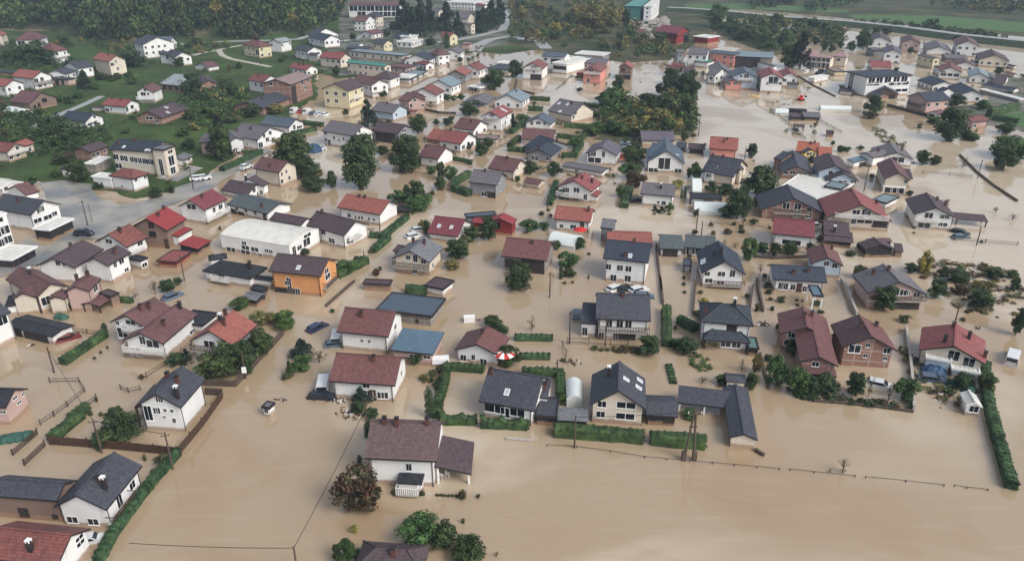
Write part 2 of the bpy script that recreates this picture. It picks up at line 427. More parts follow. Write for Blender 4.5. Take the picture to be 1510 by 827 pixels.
def balcony(root, inv, V, fc, c, z, ww):
    o, ax, nr, ln, k = fc
    ww = min(ww, ln-.2); c = min(max(c, ww/2+.05), ln-ww/2-.05)
    z = max(z-.5, .4)
    ctr = o+ax*c+Vector((0, 0, z)); dep = .95
    b = MB(); b.box(ctr+nr*(dep/2+.01), ax*(ww/2), nr*dep/2, Vector((0, 0, .09)))
    bo = b.build('balcony', [m_conc], root, inv)
    r = MB(); mm = m_white if V.wl in 'WCLSY' and V.rf not in ('ch', 'gr', 'gy', 'nv', 'or') else m_wood
    rr = lambda c0, hx, hy, hz: r.box(c0, hx, hy, hz)
    r.box(ctr+nr*dep+Vector((0, 0, 1.05)), ax*(ww/2), nr*.04, Vector((0, 0, .04)))
    for sgn in (-1, 1): r.box(ctr+nr*dep/2+ax*sgn*(ww/2-.04)+Vector((0, 0, 1.05)), ax*.04, nr*dep/2, Vector((0, 0, .04)))
    nb = int(ww/.25)
    for i in range(nb+1): r.box(ctr+nr*(dep-.02)+ax*(-ww/2+.05+(ww-.1)*i/max(1, nb))+Vector((0, 0, .55)), ax*.05, nr*.02, Vector((0, 0, .46)))
    ro = r.build('railing', [mm], None, inv); ro.parent = bo
def hit_roof(vols, px):
    d = ray(*px); C0 = Vector((0, 0, CZ)); best = None
    for V in vols:
        lo = (V.h+V.rise+.5-CZ)/d.z; hi = (V.h-CZ)/d.z; hit = None
        for i in range(81):
            tt = lo+(hi-lo)*i/80; X = C0+d*tt; r = X-V.o; a, b = r.dot(V.u), r.dot(V.n)
            if -.5 <= a <= V.L+.5 and -.3 <= b <= V.W+.3 and X.z <= roof_z(V, b)+.02: hit = (tt, V, a, min(max(b, .2), V.W-.2)); break
        if hit and (best is None or hit[0] < best[0]): best = hit
    if best is None:
        V = min(vols, key=lambda v: (Vector(proj(P(v, v.L/2, v.W/2, v.h)))-Vector(px)).length)
        best = (0, V, V.L*.4, V.W*.4)
    return best
def chimney(root, inv, vols, px, hh):
    t, V, a, b = hit_roof(vols, px); a = min(max(a, .6), V.L-.6)
    hh = hh*.72; z0 = roof_z(V, b)-.4; c = MB(); s_ = .23
    white = hh > 1.4 and V.wl == 'W'
    c.box(P(V, a, b, z0+(hh+.4)/2), V.u*s_, V.n*s_, Vector((0, 0, (hh+.4)/2)))
    co = c.build('chimney', [m_trim if hh > .9 else m_chim], root, inv)
    k = MB(); zt = z0+hh+.4
    for sx in (-1, 1):
        for sy in (-1, 1): k.box(P(V, a+sx*.18, b+sy*.18, zt+.12), V.u*.05, V.n*.05, Vector((0, 0, .12)))
    k.box(P(V, a, b, zt+.29), V.u*.27, V.n*.27, Vector((0, 0, .04)))
    ko = k.build('chimney_cap', [m_white if (hh >= 1.0) else m_trim], None, inv); ko.parent = co
def skylight(root, inv, vols, px):
    t, V, a, b = hit_roof(vols, px); z = roof_z(V, b)
    left = b < V.W/2 or V.typ in ('shed',)
    dn = (V.n if left else -V.n); tn = V.tn if V.typ not in ('flat', 'barrel') else 0
    up = (dn+Vector((0, 0, tn))).normalized(); x = V.u; nr = x.cross(up)
    if nr.z < 0: x = -x; nr = -nr
    p = P(V, a, b, z)+nr*.05; sx, sy = (.7, 1.0) if V.t[0] in 'BCD' else (1.0, 1.2)
    m = Matrix(((x.x*sx, up.x*sy, nr.x, p.x), (x.y*sx, up.y*sy, nr.y, p.y), (x.z*sx, up.z*sy, nr.z, p.z), (0, 0, 0, 1)))
    so = put(USK, 'skylight', root, inv, m); put(USP, 'pane', so, None, Matrix.Identity(4))
LOG = []; FOOT = []
def parse_xy(s): return tuple(float(v) for v in s.split(','))
def make_house(lines):
    hd = lines[0][2:].split('|'); cat, core, rest = hd[0], hd[1], hd[2]
    vols = []; feats = []
    for ln in lines[1:]:
        k = ln.split()
        if k[0] == 'V':
            dh = k[5]; dh = float(dh) if '.' in dh else int(dh)
            vols.append(solve((k[1], parse_xy(k[2]), parse_xy(k[3]), parse_xy(k[4]), dh, k[6], k[7], k[8:])))
        else:
            for s in k[1:]: feats.append((k[0], vols[-1].t, [float(v) for v in s.split(',')]))
    v0 = vols[0]; ctr = P(v0, v0.L/2, v0.W/2, 0); rz = math.atan2(v0.u.y, v0.u.x)
    label = (core+' '+rest).strip()
    name = cat.replace(' ', '_'); cats = {'house': 'house', 'civic_block': 'building', 'block': 'apartment block', 'apartments': 'apartment block', 'townhouse': 'terraced house'}
    if name in ('civic_block',): name = 'building'
    if name == 'block': name = 'apartment_block'
    if name == 'apartments': name = 'apartment_block'
    root = empty(name, ctr, rz, label, cats.get(cat, cat)); inv = rootinv(ctr, rz)
    grp = {'house': 'houses of the flooded town', 'greenhouse': 'polytunnels', 'shed': 'sheds and outbuildings'}.get(cat)
    if grp: root['group'] = grp
    placed = []
    for V in vols:
        build_vol(V, root, inv)
        FOOT.append(V); LOG.append((label[:50], V.typ, round(V.L, 1), round(V.W, 1), round(V.h, 1), round(getattr(V, 'err', 0), 1)))
    for k, t, f in feats:
        px = tp(t, f[0], f[1])
        if k == 'c': chimney(root, inv, vols, px, f[2])
        elif k == 'k': skylight(root, inv, vols, px)
        else:
            hb = hit_wall(vols, px)
            if not hb: continue
            _, V, fc, c, z = hb
            if k == 'b': balcony(root, inv, V, fc, c, z, f[2])
            else:
                ww, hh = (f[2], f[3]) if len(f) > 3 else (1.0, 2.1)
                opening(k, root, inv, V, fc, c, z, ww, hh); placed.append((V, fc[4], c, z))
    for V in vols:
        if not V.auto or V.open: continue
        for fc in faces(V):
            ln = fc[3]; n = max(1, int((ln-1.4)/2.7))
            for lv in range(V.auto):
                z = V.h-1.5-lv*2.75
                if z < .7: continue
                for i in range(n):
                    if random.random() < .12: continue
                    c = ln*(i+.5)/n+random.uniform(-.2, .2)
                    if any(v is V and k2 == fc[4] and abs(c-c2) < 2.2 and abs(z-z2) < 2 for v, k2, c2, z2 in placed): continue
                    opening('w', root, inv, V, fc, c, z, random.choice((1.1, 1.3, 1.6)), 1.3)
    q = proj(ctr+Vector((0, 0, v0.h)))
    ANCH.append((q[0], q[1], core))
HOUSES = """
H house|white house with charcoal roof and tall white capped chimney|above the bottom left red roof
V D0 625,522 838,262 445,440 106 ch W
w 428,582,1.3,.9 550,594,1.3,.9 779,380,1.1,1.1 704,475,1,1.6
b 665,545,4.5
c 620,400,1.9 460,290,.4
V D0 335,470 -80,438 430,385 125 ch K
w 140,537,1.2,1.2 325,562,.7,.6
H house|red tiled house with a small white van at its gable|cut by bottom left corner
V D0 535,632 100,588 415,665 130 rt W
w 466,690,1.2,.5 474,720,1.2,.5
c 185,762,1.5
H house|tall white house with dark roof and three chimneys|behind the dark board fence
V C0 1065,745 1210,576 920,660 145 ch W p32
w 931,693,.6,1 945,693,.6,1 872,778,1.1,2.4 917,764,.6,1 932,764,.6,1 974,762,.5,.5 1014,766,.5,.5 969,800,.4,.4 1028,822,.5,.8
c 1047,690,2.2 1048,600,1.2 988,568,.8
V C0 790,742 905,610 800,690 115 dp K s15 open
H house|white house with twin maroon roofs and long balustraded balcony|at left of the flooded lane
V C0 960,370 1165,195 822,318 92 mr W p24
w 900,370,2.2,1.3 755,412,2,1.4 795,435,.9,1.9 1140,292,1.8,.6 840,350,1,1.5
b 845,395,9
c 967,262,1 1080,148,1.3
V C0 855,275 1025,165 735,205 120 mr W p26
w 688,300,2,1.8 740,285,1,1.2 692,242,.7,.7 770,245,2,.8
b 800,272,4
c 882,165,1.2 728,178,1.2
H garage|white triple garage with low black roof|left of the twin maroon roofed house
V C0 305,328 25,262 362,272 50 bk W p9
g 97,325,2.8,2.2 182,335,2.8,2.2 248,345,2.8,2.2
H house|white gabled house cut by the left picture edge|beside the triple garage
V C0 65,180 -70,240 8,100 165 ch W
w 15,235,1.6,1.4
c 5,130,.8
H shed|dark flat roofed link building|between left edge house and triple garage
V C0 155,130 30,150 60,88 60 bk W flat
H house|pink walled barn with black roof and four white skylights|above the green tarpaulins
V C0 165,632 -100,622 85,655 118 bk P
w 87,690,.9,.4 112,716,.9,.4 55,774,.9,.4 150,655,.6,.4
H house|beige villa with pinkish maroon cross roofs|behind the triple garage at left
V C0 215,95 300,-20 130,75 98 mr C p28
w 272,117,1.6,1.6 312,92,.8,1.2
V C0 215,95 30,-10 285,0 98 mr C p30
w 57,62,1.2,1
c 180,-40,1.4
V C0 380,105 420,60 325,85 90 mr C p22
w 416,122,.9,1.2
H house|beige and brown two storey house with small maroon porch roof|right of the beige villa
V C0 522,58 598,-15 440,40 120 mr P p24
w 563,45,1.6,1.2
c 455,-8,1 520,-25,1
V C0 585,150 705,75 530,120 40 mr K p14 open
V C0 650,95 705,72 575,75 60 dp K flat
H house|white house with orange red roof and dark wooden balcony|behind big bushes, lower left
V C1 178,383 318,258 30,300 105 or W p30
w 33,372,1.8,1.2 120,385,2,1
b 90,395,8
c 100,235,1.4 28,240,1.2 138,195,1
H garage|white walled annex with black flat roof|behind the orange red house
V C0 1192,265 1290,190 1155,160 50 bk W flat
H house|white house with maroon roof and two tiny wall windows|left of blue metal roofs
V C1 1090,328 783,297 1135,185 100 mt W p30
w 935,353,.5,.5 978,356,.5,.5 1130,270,1,1
c 930,210,1
H house|white house with plain maroon roof and black car|below the other maroon roof
V C1 1130,615 737,588 1168,450 98 mt W p30
w 960,617,1,.7 965,667,1.8,1.3 1045,674,1,1.1 1069,674,1,1.1 1165,545,.7,.9
d 998,680
c 1028,420,1
H building|workshop with grey blue flat roof and rough stone wall|above light blue metal roof
V C2 150,212 -185,170 185,100 55 sl T flat
w 60,235,.6,.6
H building|brick workshop under a light blue metal roof|right of the maroon roofed houses
V C2 155,432 -100,405 218,300 70 lb P s5
w 122,450,1.2,.6 40,445,1.5,.6
H booth|tiny white kiosk with grey roof standing alone in open floodwater|
V C1 388,752 340,742 408,715 50 gy W flat
w 370,762,1,.7
H house|white house with faded pink roof beside a red parasol|among hedges in the centre
V C2 545,440 606,332 412,372 64 mp W p22 t:mr
w 333,453,1,1.1 452,480,1.1,1.1 392,450,.6,1
c 445,310,.6
H house|long white house with charcoal roof and single skylight|between tunnel tent and clipped scalloped hedge
V C2 752,765 422,705 768,557 90 ch W p32
w 500,740,3,1.8 580,775,1.4,1.6 650,775,2.2,1.2
k 590,657
c 478,545,1 765,540,1.2
V C2 830,690 762,682 842,565 75 ch W s20
V C2 885,805 755,795 895,690 50 ch D flat
H carport|pair of grey monopitch roofs over dark carport|below the green and white tunnel tent
V C2 1068,830 888,820 1070,752 35 gy D s6
H house|beige house with steep charcoal gable and three slim skylights|right of the tunnel tent
V C3 212,755 206,575 40,660 100 ch C p34
w 93,732,2.6,1 88,797,2.6,1 -49,718,1.2,1 -57,785,1.2,1
k 92,580 172,587 165,628
c -10,560,1.8
H house|long low house with dark hipped wings and covered veranda|around a flooded court
V C3 400,800 212,790 402,708 55 ch D p18
V C3 720,752 398,714 722,648 50 ch C s10 open
w 540,765,1.4,1 630,770,1.4,1
V D3 870,112 812,-185 786,86 58 ch C p22
V C3 800,600 682,592 760,560 40 ch C p22
H house|white two storey house with black roof and white shutters|before four parked cars
V C3 240,235 -85,222 238,83 118 ch W p30
w -7,235,1.1,1.8 57,237,1.1,1.8 108,238,1.1,1.8 180,300,1.2,.8 30,325,.8,2
g 90,318,3.2,1.8
b 80,275,8
c 75,92,.8
V C2 1120,252 1022,245 1118,130 78 ch W s12
w 1045,297,.9,1.6 1147,322,.8,1.7
H house|blue black roofed villa with many hips and tiny white dormer|above the veranda house
V C3 845,265 532,238 740,110 130 db W hip
c 730,150,1.6 560,175,.8
V C3 825,365 548,345 700,196 52 db W p26 hip
w 680,370,1.6,1.2 743,375,1.4,1.2
V C3 760,262 640,245 700,200 130 db D p30
V C3 880,403 812,398 855,335 30 gn D flat
H house|unplastered brick house with twin dull red roofs|left of the plain brick house
V C3 1000,310 985,190 1160,262 92 mp B p24
w 1068,310,1,1 1060,365,2,1
c 1140,215,.8 1185,210,1
V C4 145,500 65,215 38,450 100 mp B p22
w 10,490,1,.8
V C4 135,565 -70,540 140,520 60 mr B s12
H house|bare brick house with concrete frame grid and two tone roof|beside the long white wall
V C4 492,410 405,275 345,330 104 mp B p28 t:mw
w 245,380,1.8,1.4 319,378,.7,.8 433,402,1,1 304,440,.7,.7 420,457,.7,.7
c 278,275,.9 367,268,.7
H house|beige house with red roof and pale terrace fronts|near the tall right edge hedge
V C4 1015,490 1012,350 828,388 84 rd C p22
w 825,440,1.6,1.7 920,460,1.6,1.5
c 770,360,1.3 912,340,1.3 822,272,.8 1007,450,1
V C4 985,548 812,518 1000,498 45 wh L flat
V C4 815,480 660,450 830,440 72 wh L flat
H shed|small white gabled garden shed with snow white roof|beside the tall hedge end at right
V C4 997,742 955,670 950,725 58 wh W p30
w 950,755,1.2,1
H house|white house with brown roof, porch and lean to terrace|alone on open water
V D2 175,238 -252,218 190,15 150 bt W p32
w 12,273,.7,1.1
c -58,30,1.2 -130,18,1 120,22,1
V D2 380,312 398,125 166,255 58 dp W s14 open
V D2 88,372 -62,362 86,302 60 bk W s8
b 10,395,2.6
H house|purple brown hipped roof with a white capped chimney|cut by the bottom edge
V D1 1290,905 880,875 1180,770 60 dp C hip
c 1122,795,1.2
H house|white lodge with pale metal roof|at the left edge above the car park
V B0 5,285 -130,260 60,232 50 wh W p16
w 30,268,1,1
V B0 150,322 232,300 85,262 45 mr W p22
H house|white two storey house with charcoal roof and black terrace annex|beside wet car park
V B0 180,440 -60,400 262,357 100 ch W p28
w 225,412,.8,1.3 237,406,.8,1.3 250,402,.8,1.3 215,475,2,1 283,452,2.4,1 320,432,1.5,1
c 110,362,.8
V B0 290,530 437,462 205,512 65 wh D flat
H building|white four storey block with white roof and big windows|cut by the left edge
V B0 42,430 -120,475 85,400 185 wh W flat
w -5,470,1.6,1 48,522,1.8,1.8 5,543,1.4,1.8 60,580,1.8,1.6 10,603,1.4,1.6
H pavilion|low terrace pavilion with white panel awning and black glazing|below the white four storey block
V B0 70,705 222,625 -30,655 48 wh D flat
w 100,720,3,1.6 140,702,3,1.6 180,682,3,1.6 30,720,3,1.6
H house|large white house with dark brown cross roofs|in front of the red tiled flowerpot house
V B0 437,750 612,640 335,635 90 dp W p24
w 340,718,1,1 375,722,.6,.6
V B0 635,737 775,660 552,690 105 dp W p24
w 715,710,1.3,1.2 678,732,.8,1.2 745,762,1.2,.7
c 680,670,1.2 428,615,.5
V B0 827,712 874,690 765,690 50 bk W flat
w 850,735,1.3,.9
H house|white house with mottled red tile roof and two chimneys|behind the dark brown cross roofs
V B0 745,628 875,568 632,560 75 rt W p28
w 642,595,1.8,1 825,605,1.4,1
b 800,640,4
c 680,528,.9 707,540,1
H house|timber and brick house with bright red roof and red sheds|left of crimson roof
V B0 985,530 1102,460 862,455 110 br K p28
w 890,500,1.2,1.2 900,552,1.6,1.2
d 985,610
c 965,405,.6 885,442,.6
V B0 1050,567 1135,520 982,538 60 br W s10
V B0 1165,640 1250,590 1050,592 35 br D s8
H pavilion|long flat topped red pavilion with dark red sides|standing in brown water by a pole
V B0 1040,720 1135,655 932,702 22 rd R flat
H house|white house with crimson roof and long balconies|beside the flooded lane, upper left
V B1 5,410 142,345 -75,338 85 cr W p28
w -73,380,2.6,1.4 62,410,1,1.2 100,392,1.4,1.2 90,440,2,1.2
b 60,440,8
c -110,300,.6
H garage|plain white garage block with red hipped roof|below the school with the round tower
V B0 778,228 640,207 800,166 78 rt W hip
w 720,270,.8,.6 800,232,1,.8 860,215,1,.8
V B0 650,225 535,212 640,195 65 wh W flat
H school|cream school with dark blue roof and square tan tower|at upper left beside parking
V B0 905,68 640,52 965,12 138 db C p20
w 672,98,1.6,1.6 720,105,1.2,1.6 742,108,1.2,1.6 778,113,1.2,1.6 800,117,1.2,1.6 825,120,1.2,1.6 850,123,1.2,1.6 873,126,1.2,1.6 895,129,1.2,1.6 690,150,2,1.5
k 730,40 863,58 885,60
c 700,25,.9 800,10,1
V B0 965,58 1038,30 895,48 162 gy C flat
w 953,160,1.2,5 1010,120,2.2,2.8 1003,68,2,.9 1020,178,2,2
H house|unfinished brick block with dark ridge roof|attached left of the cream school
V F0 805,752 970,695 716,706 75 dp B p20
w 830,780,1.2,1.2 870,765,1.2,1.2 930,745,1,1
V B0 655,98 560,140 650,70 60 wh T flat
H house|small white hut with dark roof|among trees left of the red hipped garage
V B0 420,170 350,165 425,140 48 ch W p14
w 395,200,1,1
H house|white bungalow with grey roof|right of the square tan tower
V B0 1085,118 1140,88 1038,85 38 gy W p16
w 1112,112,1.2,.8
H house|cream house with brown roof and plain end wall|beside the big dark trees
V B1 445,190 290,163 487,117 85 mr C p30
w 462,200,.7,1.1 488,185,.7,1.1 463,242,1,1.2 506,222,.8,1.1
c 393,160,1
H house|white cottage with crossing brown roofs and one chimney|below the cream end walled house
V B1 258,322 100,292 303,252 32 dp W p26
c 240,250,1.4
V B1 350,272 388,250 268,225 60 dp W p26
w 298,292,1,1.1 323,325,.8,1.4 345,308,.8,1.3
H building|long low white building with grey green roof|behind the big white barrel roofed hall
V B1 375,432 135,375 465,392 48 gg W p18
w 196,402,1,1.1 251,414,1,1.1 305,427,1,1.1
g 175,447,2,1.4 225,455,2,1.2
d 360,445
c 345,395,1
H house|brown roofed low house|squeezed between white hall and grey roofed villa
V B1 575,500 385,465 605,455 4 dp W p22
H hall|big white two storey hall with curved white metal roof|above the orange house
V B1 505,622 95,555 662,518 92 wh W barrel
w 248,632,2,1 303,643,2,1 373,650,1,.8 398,655,1,.8 167,665,2.4,1 252,682,2.4,1 340,700,1,.7 608,598,2.4,1.8 565,632,1.6,1 535,655,1.2,2.4 610,550,2.6,.8 240,605,1.2,.8
H house|white villa with dark brown roof and curved front balcony|right of the big white hall
V B1 830,560 597,498 905,478 80 dp W p28
w 668,577,1.4,1.2 757,592,1.8,1.2 707,540,1.4,1.3 854,592,.9,1.3 873,588,.9,1.3 897,565,1.2,1.2
b 880,560,4
c 700,428,.7
H house|white house with salmon orange roof and stepped front|centre left
V B1 1042,437 785,393 1085,350 68 or W p26
w 860,443,1.1,1 897,455,.6,.9 918,456,.6,.9 936,457,.6,.9 977,463,.7,.7 1005,467,.7,.7
c 920,335,.5 952,338,.5
H carport|low black flat carport roof|right of the salmon roofed white house
V B1 1215,418 1125,412 1215,388 22 bk D flat
H house|white villa with black hipped roof and round front balcony|left of the orange house
V B1 275,815 -8,768 300,712 55 bk W hip
w 95,775,.8,1.6 107,775,.8,1.6
b 110,808,4
c 275,745,1.3
V B1 140,690 30,705 110,665 60 bk W hip
V B1 395,830 290,815 385,775 40 bk W s12
H house|orange walled house with brown roof and wooden end balconies|left of the lane junction
V B1 690,800 380,768 732,692 122 dp O p26
w 493,840,.9,.9 508,860,.9,3.4 557,900,1,1.3 725,770,1.6,1 732,800,2,1.2 740,850,2,1.2
g 445,888,4,1.4
k 560,750
b 735,830,5
H house|beige house with grey gable roof and dark balcony|beside the flooded lane, centre
V B2 134,718 217,630 18,655 78 gy C p26
w 50,697,.9,1.6 97,697,1,.9 8,690,1,1 153,738,.8,1.2 47,762,1,1.6
b 62,735,9
c 103,612,1 38,600,1
V B2 -5,668 -85,648 15,625 70 dp K p20
V C2 215,52 100,28 262,-5 45 dp W flat
H shed|low brown roofed shed with long dark front|left of the lane near orange house
V C1 1100,25 935,18 1108,-5 22 dp K flat
H hut|small grey roofed shelter tipped by the flood|beside bushes below the orange house
V C1 310,118 222,100 330,75 18 gy D p14
V C1 345,60 270,45 350,25 30 bk D p14
H house|white house with brown roof and timber gable|behind the brownish hedge, centre top
V B2 185,110 65,92 242,48 58 mr W p28
w 140,125,.7,.7
c 112,40,.6
H house|cream house with tan brown roof|behind the grey roofed house in the centre
V B2 630,187 475,163 660,103 50 mr C p28
w 650,165,.7,.9 625,205,.5,.7
c 592,110,.6
H house|light grey house with grey roof and half open garage|centre, curved hedge at its left
V B2 530,263 358,243 565,190 80 gr G p28
w 455,317,1.6,1.2 548,240,.7,1 550,290,.7,1
g 490,322,2.6,1.6
c 460,185,.5
H shed|small cream outbuilding with maroon roof|right of the light grey house
V B2 780,262 685,248 797,232 20 mr C p20
H shed|row of low grey brown outbuildings|behind the red roofed balcony house
V B2 1155,190 912,150 1165,150 32 gr W p12
w 1000,180,1,.7
H house|white house with red gable roof and two floors of balconies|right of light grey house
V B2 1090,303 1150,250 982,243 65 rd W p26
w 928,293,.9,1.3 947,293,.9,1.3 1000,293,1.6,1.2 922,340,.9,1.6 945,342,.9,1.6 995,342,1.6,1.2 1052,335,1,1.6
b 960,318,7
c 1090,250,1.8 1000,215,.8 950,208,.8
V B2 1125,333 1150,300 1050,305 35 rd W s14
H house|white house with salmon red roof, two small windows|just below the balcony house
V B2 1083,482 862,463 1092,402 62 or W p26
w 912,505,.9,.9 980,510,1.4,1 1033,498,1,1.8
c 1070,420,1.2
H house|low house with faded crimson roof and two skylights|left of the red garden house
V B2 300,567 118,545 355,470 38 cr W p26
k 190,505 262,513
H house|red walled garden house with red roof and glass lean to|behind conifers, centre
V B2 625,495 650,462 540,480 70 br R p20
w 535,500,1.2,1.4
V B2 530,440 350,455 515,418 40 sl G flat
V B2 470,490 385,485 475,462 40 br R p12
H building|stone farm building with broad maroon tiled roof and open barn bay|in the centre
V B2 825,708 553,680 858,597 82 mt T p28
g 775,762,4.6,3.4
w 600,722,1.6,1.6 640,730,1.4,1.6
c 680,575,.5
H house|small grey gabled roof behind orange roof|left of the orange hipped extension
V B3 18,520 -60,512 35,470 3.2 gy G p24
H house|low house with orange hipped roof|tucked behind the navy roofed white house
V B3 250,610 -20,600 270,545 35 or C p16
w 238,628,.8,.8
H house|tall white house with navy slate roof and four square windows|centre right
V B3 225,720 -45,692 232,608 130 nv W p28
w 57,752,1.2,1.2 107,757,1.2,1.2 18,810,1.2,1.4 103,815,1.2,1.4 -10,745,1,1.2
k 117,682
c 88,685,1 140,602,.6
H greenhouse|low white sheeted tunnel|beside the salmon red roofed white house
V B2 988,628 830,598 994,572 16 pt pt barrel
H house|white house with slate gable roof and curved white balcony|right of the navy roofed house
V B3 800,792 750,665 665,733 82 nv W p32
w 655,787,1.4,1 567,775,1,.9 720,785,1,1.4 580,826,1.4,.9 648,843,1.4,.9
b 700,835,6
k 547,705 547,722
c 608,680,1.3 652,665,1.3
H shelter|small blue grey awning roof on posts|left of the slate gabled white house
V B3 480,742 430,738 500,700 38 sl D flat open
H house|L shaped low house with two grey green roofs and white garage front|centre right
V B3 430,642 292,636 436,560 46 gg W p20
g 352,668,3,2.4
V B3 558,638 436,628 562,572 45 gg B p16
w 500,652,2,1.4 450,652,1.2,1.4
V B3 622,625 560,620 626,577 30 gg D p12
H house|white modern house with steep slate wings and glass gable|upper centre right
V B3 440,137 425,60 330,62 56 sl W p34
w 318,138,3.4,3.4 248,175,3,1.2 400,180,2,1.2
k 395,85
V B3 300,105 222,98 320,20 70 sl W s28
H shed|small dark roofed shed with white front|left of the brown roofed open shed
V F4 70,712 -25,705 76,668 38 ch W p14
g 25,730,2.4,1.6
H shed|brown roofed shed with white doors and dark opening|left of the salmon roofed pink house
V F4 240,727 88,718 246,682 42 dp W p12
g 130,740,4,1.8 205,745,2,1.6
H house|pale pink house with flat looking salmon roof|alone beside the wide flood plain
V F4 530,735 272,717 537,628 85 or S p24
c 405,665,1 360,612,.6
H house|beige house with dark grey roof and white arched dormer|left of big dark trees
V B3 728,215 537,183 745,95 58 ch C p28
w 573,208,.8,1 587,210,.8,1 760,182,1.2,1.2
c 605,92,.5 665,98,.5
V B3 658,160 598,150 630,140 70 ch W p34
w 628,172,1,1
V B3 790,168 760,172 762,120 90 ch C p24
H house|white box like house with grey brown roof|beside a yellow green shrub
V B3 378,330 175,313 388,262 68 gr W p26
w 315,370,1,1.1 283,365,.6,.6
c 298,285,1.4
H greenhouse|short arched white polytunnel|between the beige dormer house and carport
V B3 540,300 485,298 530,250 20 pt pt barrel
H carport|dark flat roofed carport with white posts|behind the long white polytunnel
V B3 660,350 470,340 650,318 38 bk D flat open
w 530,355,1.6,1.6 570,358,1.6,1.6 620,360,1.6,1.6
H greenhouse|long low white polytunnel|in front of the dark carport
V B3 695,425 495,415 690,385 18 pt pt barrel
H house|brick house with grey gable roof and white framed windows|above the crimson roofed barn
V B4 62,428 10,340 -97,308 50 ch B p24
w -162,385,1.6,1.6 -95,390,1.6,1.6 -25,390,1,1 -100,435,1.6,1.4 -30,440,1.4,1.4
b -130,415,8
H house|low white barn with crimson tile roof|behind small orchard trees, right of centre
V B3 1205,572 955,548 1205,478 72 cr W p26
w 1067,602,4,1.2
H hall|white industrial shed with pale ribbed flat roof|between two brick houses at right
V B4 106,366 -235,300 10,204 26 wh W flat
H house|dark brick house with grey hipped gable roof|left of the yellow house's neighbour row
V B3 1195,195 1160,100 1105,150 40 ch B p22
w 1035,188,1,1 1075,190,1.4,1 1120,192,1,1 1150,195,1,1
V B3 1010,118 960,105 1060,68 60 ch B p18
H house|bright yellow house with orange tile roof and round dormer|upper right
V F4 1370,798 1245,788 1375,712 50 os V p20
V F4 1240,762 1045,742 1250,668 55 os V p24
V F4 1240,750 1205,735 1190,720 85 ch V p24
w 1155,765,.8,1.1 1180,765,.8,1.1 1210,765,.8,1.1 1090,765,.8,1
c 1215,672,.7 1080,645,.7
H house|white house with black slate roof and dark balcony|behind the stepped tree row at right
V C4 80,8 -240,-10 95,-85 66 nv W p24
w -193,30,1,1.4 -167,33,1,1.4 -123,38,.9,1.2 -52,48,.9,1.2 -27,48,.9,1.2
d -88,48
c -120,-42,.8 -35,-50,.8
V C4 60,92 -5,88 76,32 3.0 lb W flat open
H house|light blue house with grey cross gables and glass veranda|below the yellow house
V B4 268,242 200,150 190,178 40 dp L p26
w 245,228,1.4,1
V B4 215,192 170,115 125,152 70 dp L p24
w 100,190,1,1.1 170,250,2.4,1.2 75,230,.8,1
V B4 205,160 150,95 110,100 70 dp L s10
H house|wide white house with grey folded roof and glazed gable|beside two round trees, upper right
V B4 590,112 540,55 490,72 48 gr W p20
w 495,115,3.6,1.6 400,140,1.6,1
c 380,65,.9 518,62,.6
V B4 460,85 348,102 430,42 60 gr W p16
H garage|small white garage with pale blue metal roof|left of the wide folded roof house
V B4 325,110 240,130 290,68 40 lb W s8
g 285,145,2.8,1.6
H house|beige chalet house with brown gable roof and glassed ground floor|right side, water all round
V B4 572,237 515,145 512,178 78 mr C p30
w 440,290,3,1.8 500,292,3,1.8 545,235,.8,1
V B4 545,280 410,270 545,255 35 wh C s8 open
V B4 585,225 520,220 580,165 55 dp C s10
H house|pale house with red gable roof, balcony and corner garage|right of centre
V B4 462,478 385,368 295,362 62 rd C p26
w 250,425,1.6,1.2 300,420,1,1.6 322,420,1,1.6 238,472,1.2,1.8 300,470,3.4,1.6
g 407,490,3.2,1.8
b 280,445,11
c 367,375,1 215,300,.5
V B4 225,395 200,350 165,380 60 rd C s14
H shed|teal grey metal roofed shed|left of the red gable balcony house
V B4 165,290 60,270 135,245 40 tl W flat
H shed|long teal roofed shed|behind the red gable balcony house
V B4 430,372 340,350 375,305 40 tl W flat
H house|slate roofed house cut between white hall and car|right of the crimson barn
V B4 62,430 40,360 -10,345 40 ch D p22
H shed|dark slatted roofed barn with chimney pipe|left of the small brown sheds, right side
V B4 235,605 62,590 225,545 30 dp D p18
c 120,540,1.6
V B4 215,570 60,555 130,495 50 dp D p16
H house|pale blue cottage with red and brown gable roof|beside the lane at right
V B4 175,738 140,655 87,690 75 mp L p26
w 75,727,1,1 125,735,1,1
c 100,630,.6
H shed|cluster of small collapsed brown sheds|in the flooded gardens at right
V B4 480,640 430,600 400,610 50 dp D p20
V B4 465,595 342,600 465,565 30 mr D p12
V B4 530,655 480,650 500,612 30 dp K s12
H house|modern half white half brown house with dark roofs and double carport|in open water
V B4 838,454 770,362 730,388 80 dp W p24
w 757,450,.9,.9 785,450,.9,.9 747,495,.9,.9 775,497,.9,.9
c 773,385,1.2 725,355,.8
V B4 622,437 572,378 722,395 75 dp P s16
w 678,445,1.8,1.6
b 670,465,4.5
w 650,500,2.6,1.4
V B4 1030,480 838,464 1027,425 32 dp D s6 open
H house|half finished pink brick house with slate gable|large round tree in front
V C4 668,78 560,-30 512,-5 92 gr P p24
w 505,68,3.2,1.2 548,72,1.2,1.2 607,75,1.2,1
g 510,135,3.4,2 592,140,2.8,2
b 540,95,10
c 440,-60,.8 350,-40,.8
H house|orange roofed house end|at the left edge under the wooded hill
V E0 20,318 68,300 -30,275 95 or C p24 a2
H house|white house with maroon hipped roof and shaded loggia|under the wooded hill at upper left
V E0 345,355 125,360 250,270 95 mr W hip a1
w 190,385,4,2 195,430,4,1.6
H house|white house with low maroon hipped roof and long balconies|right of the loggia house
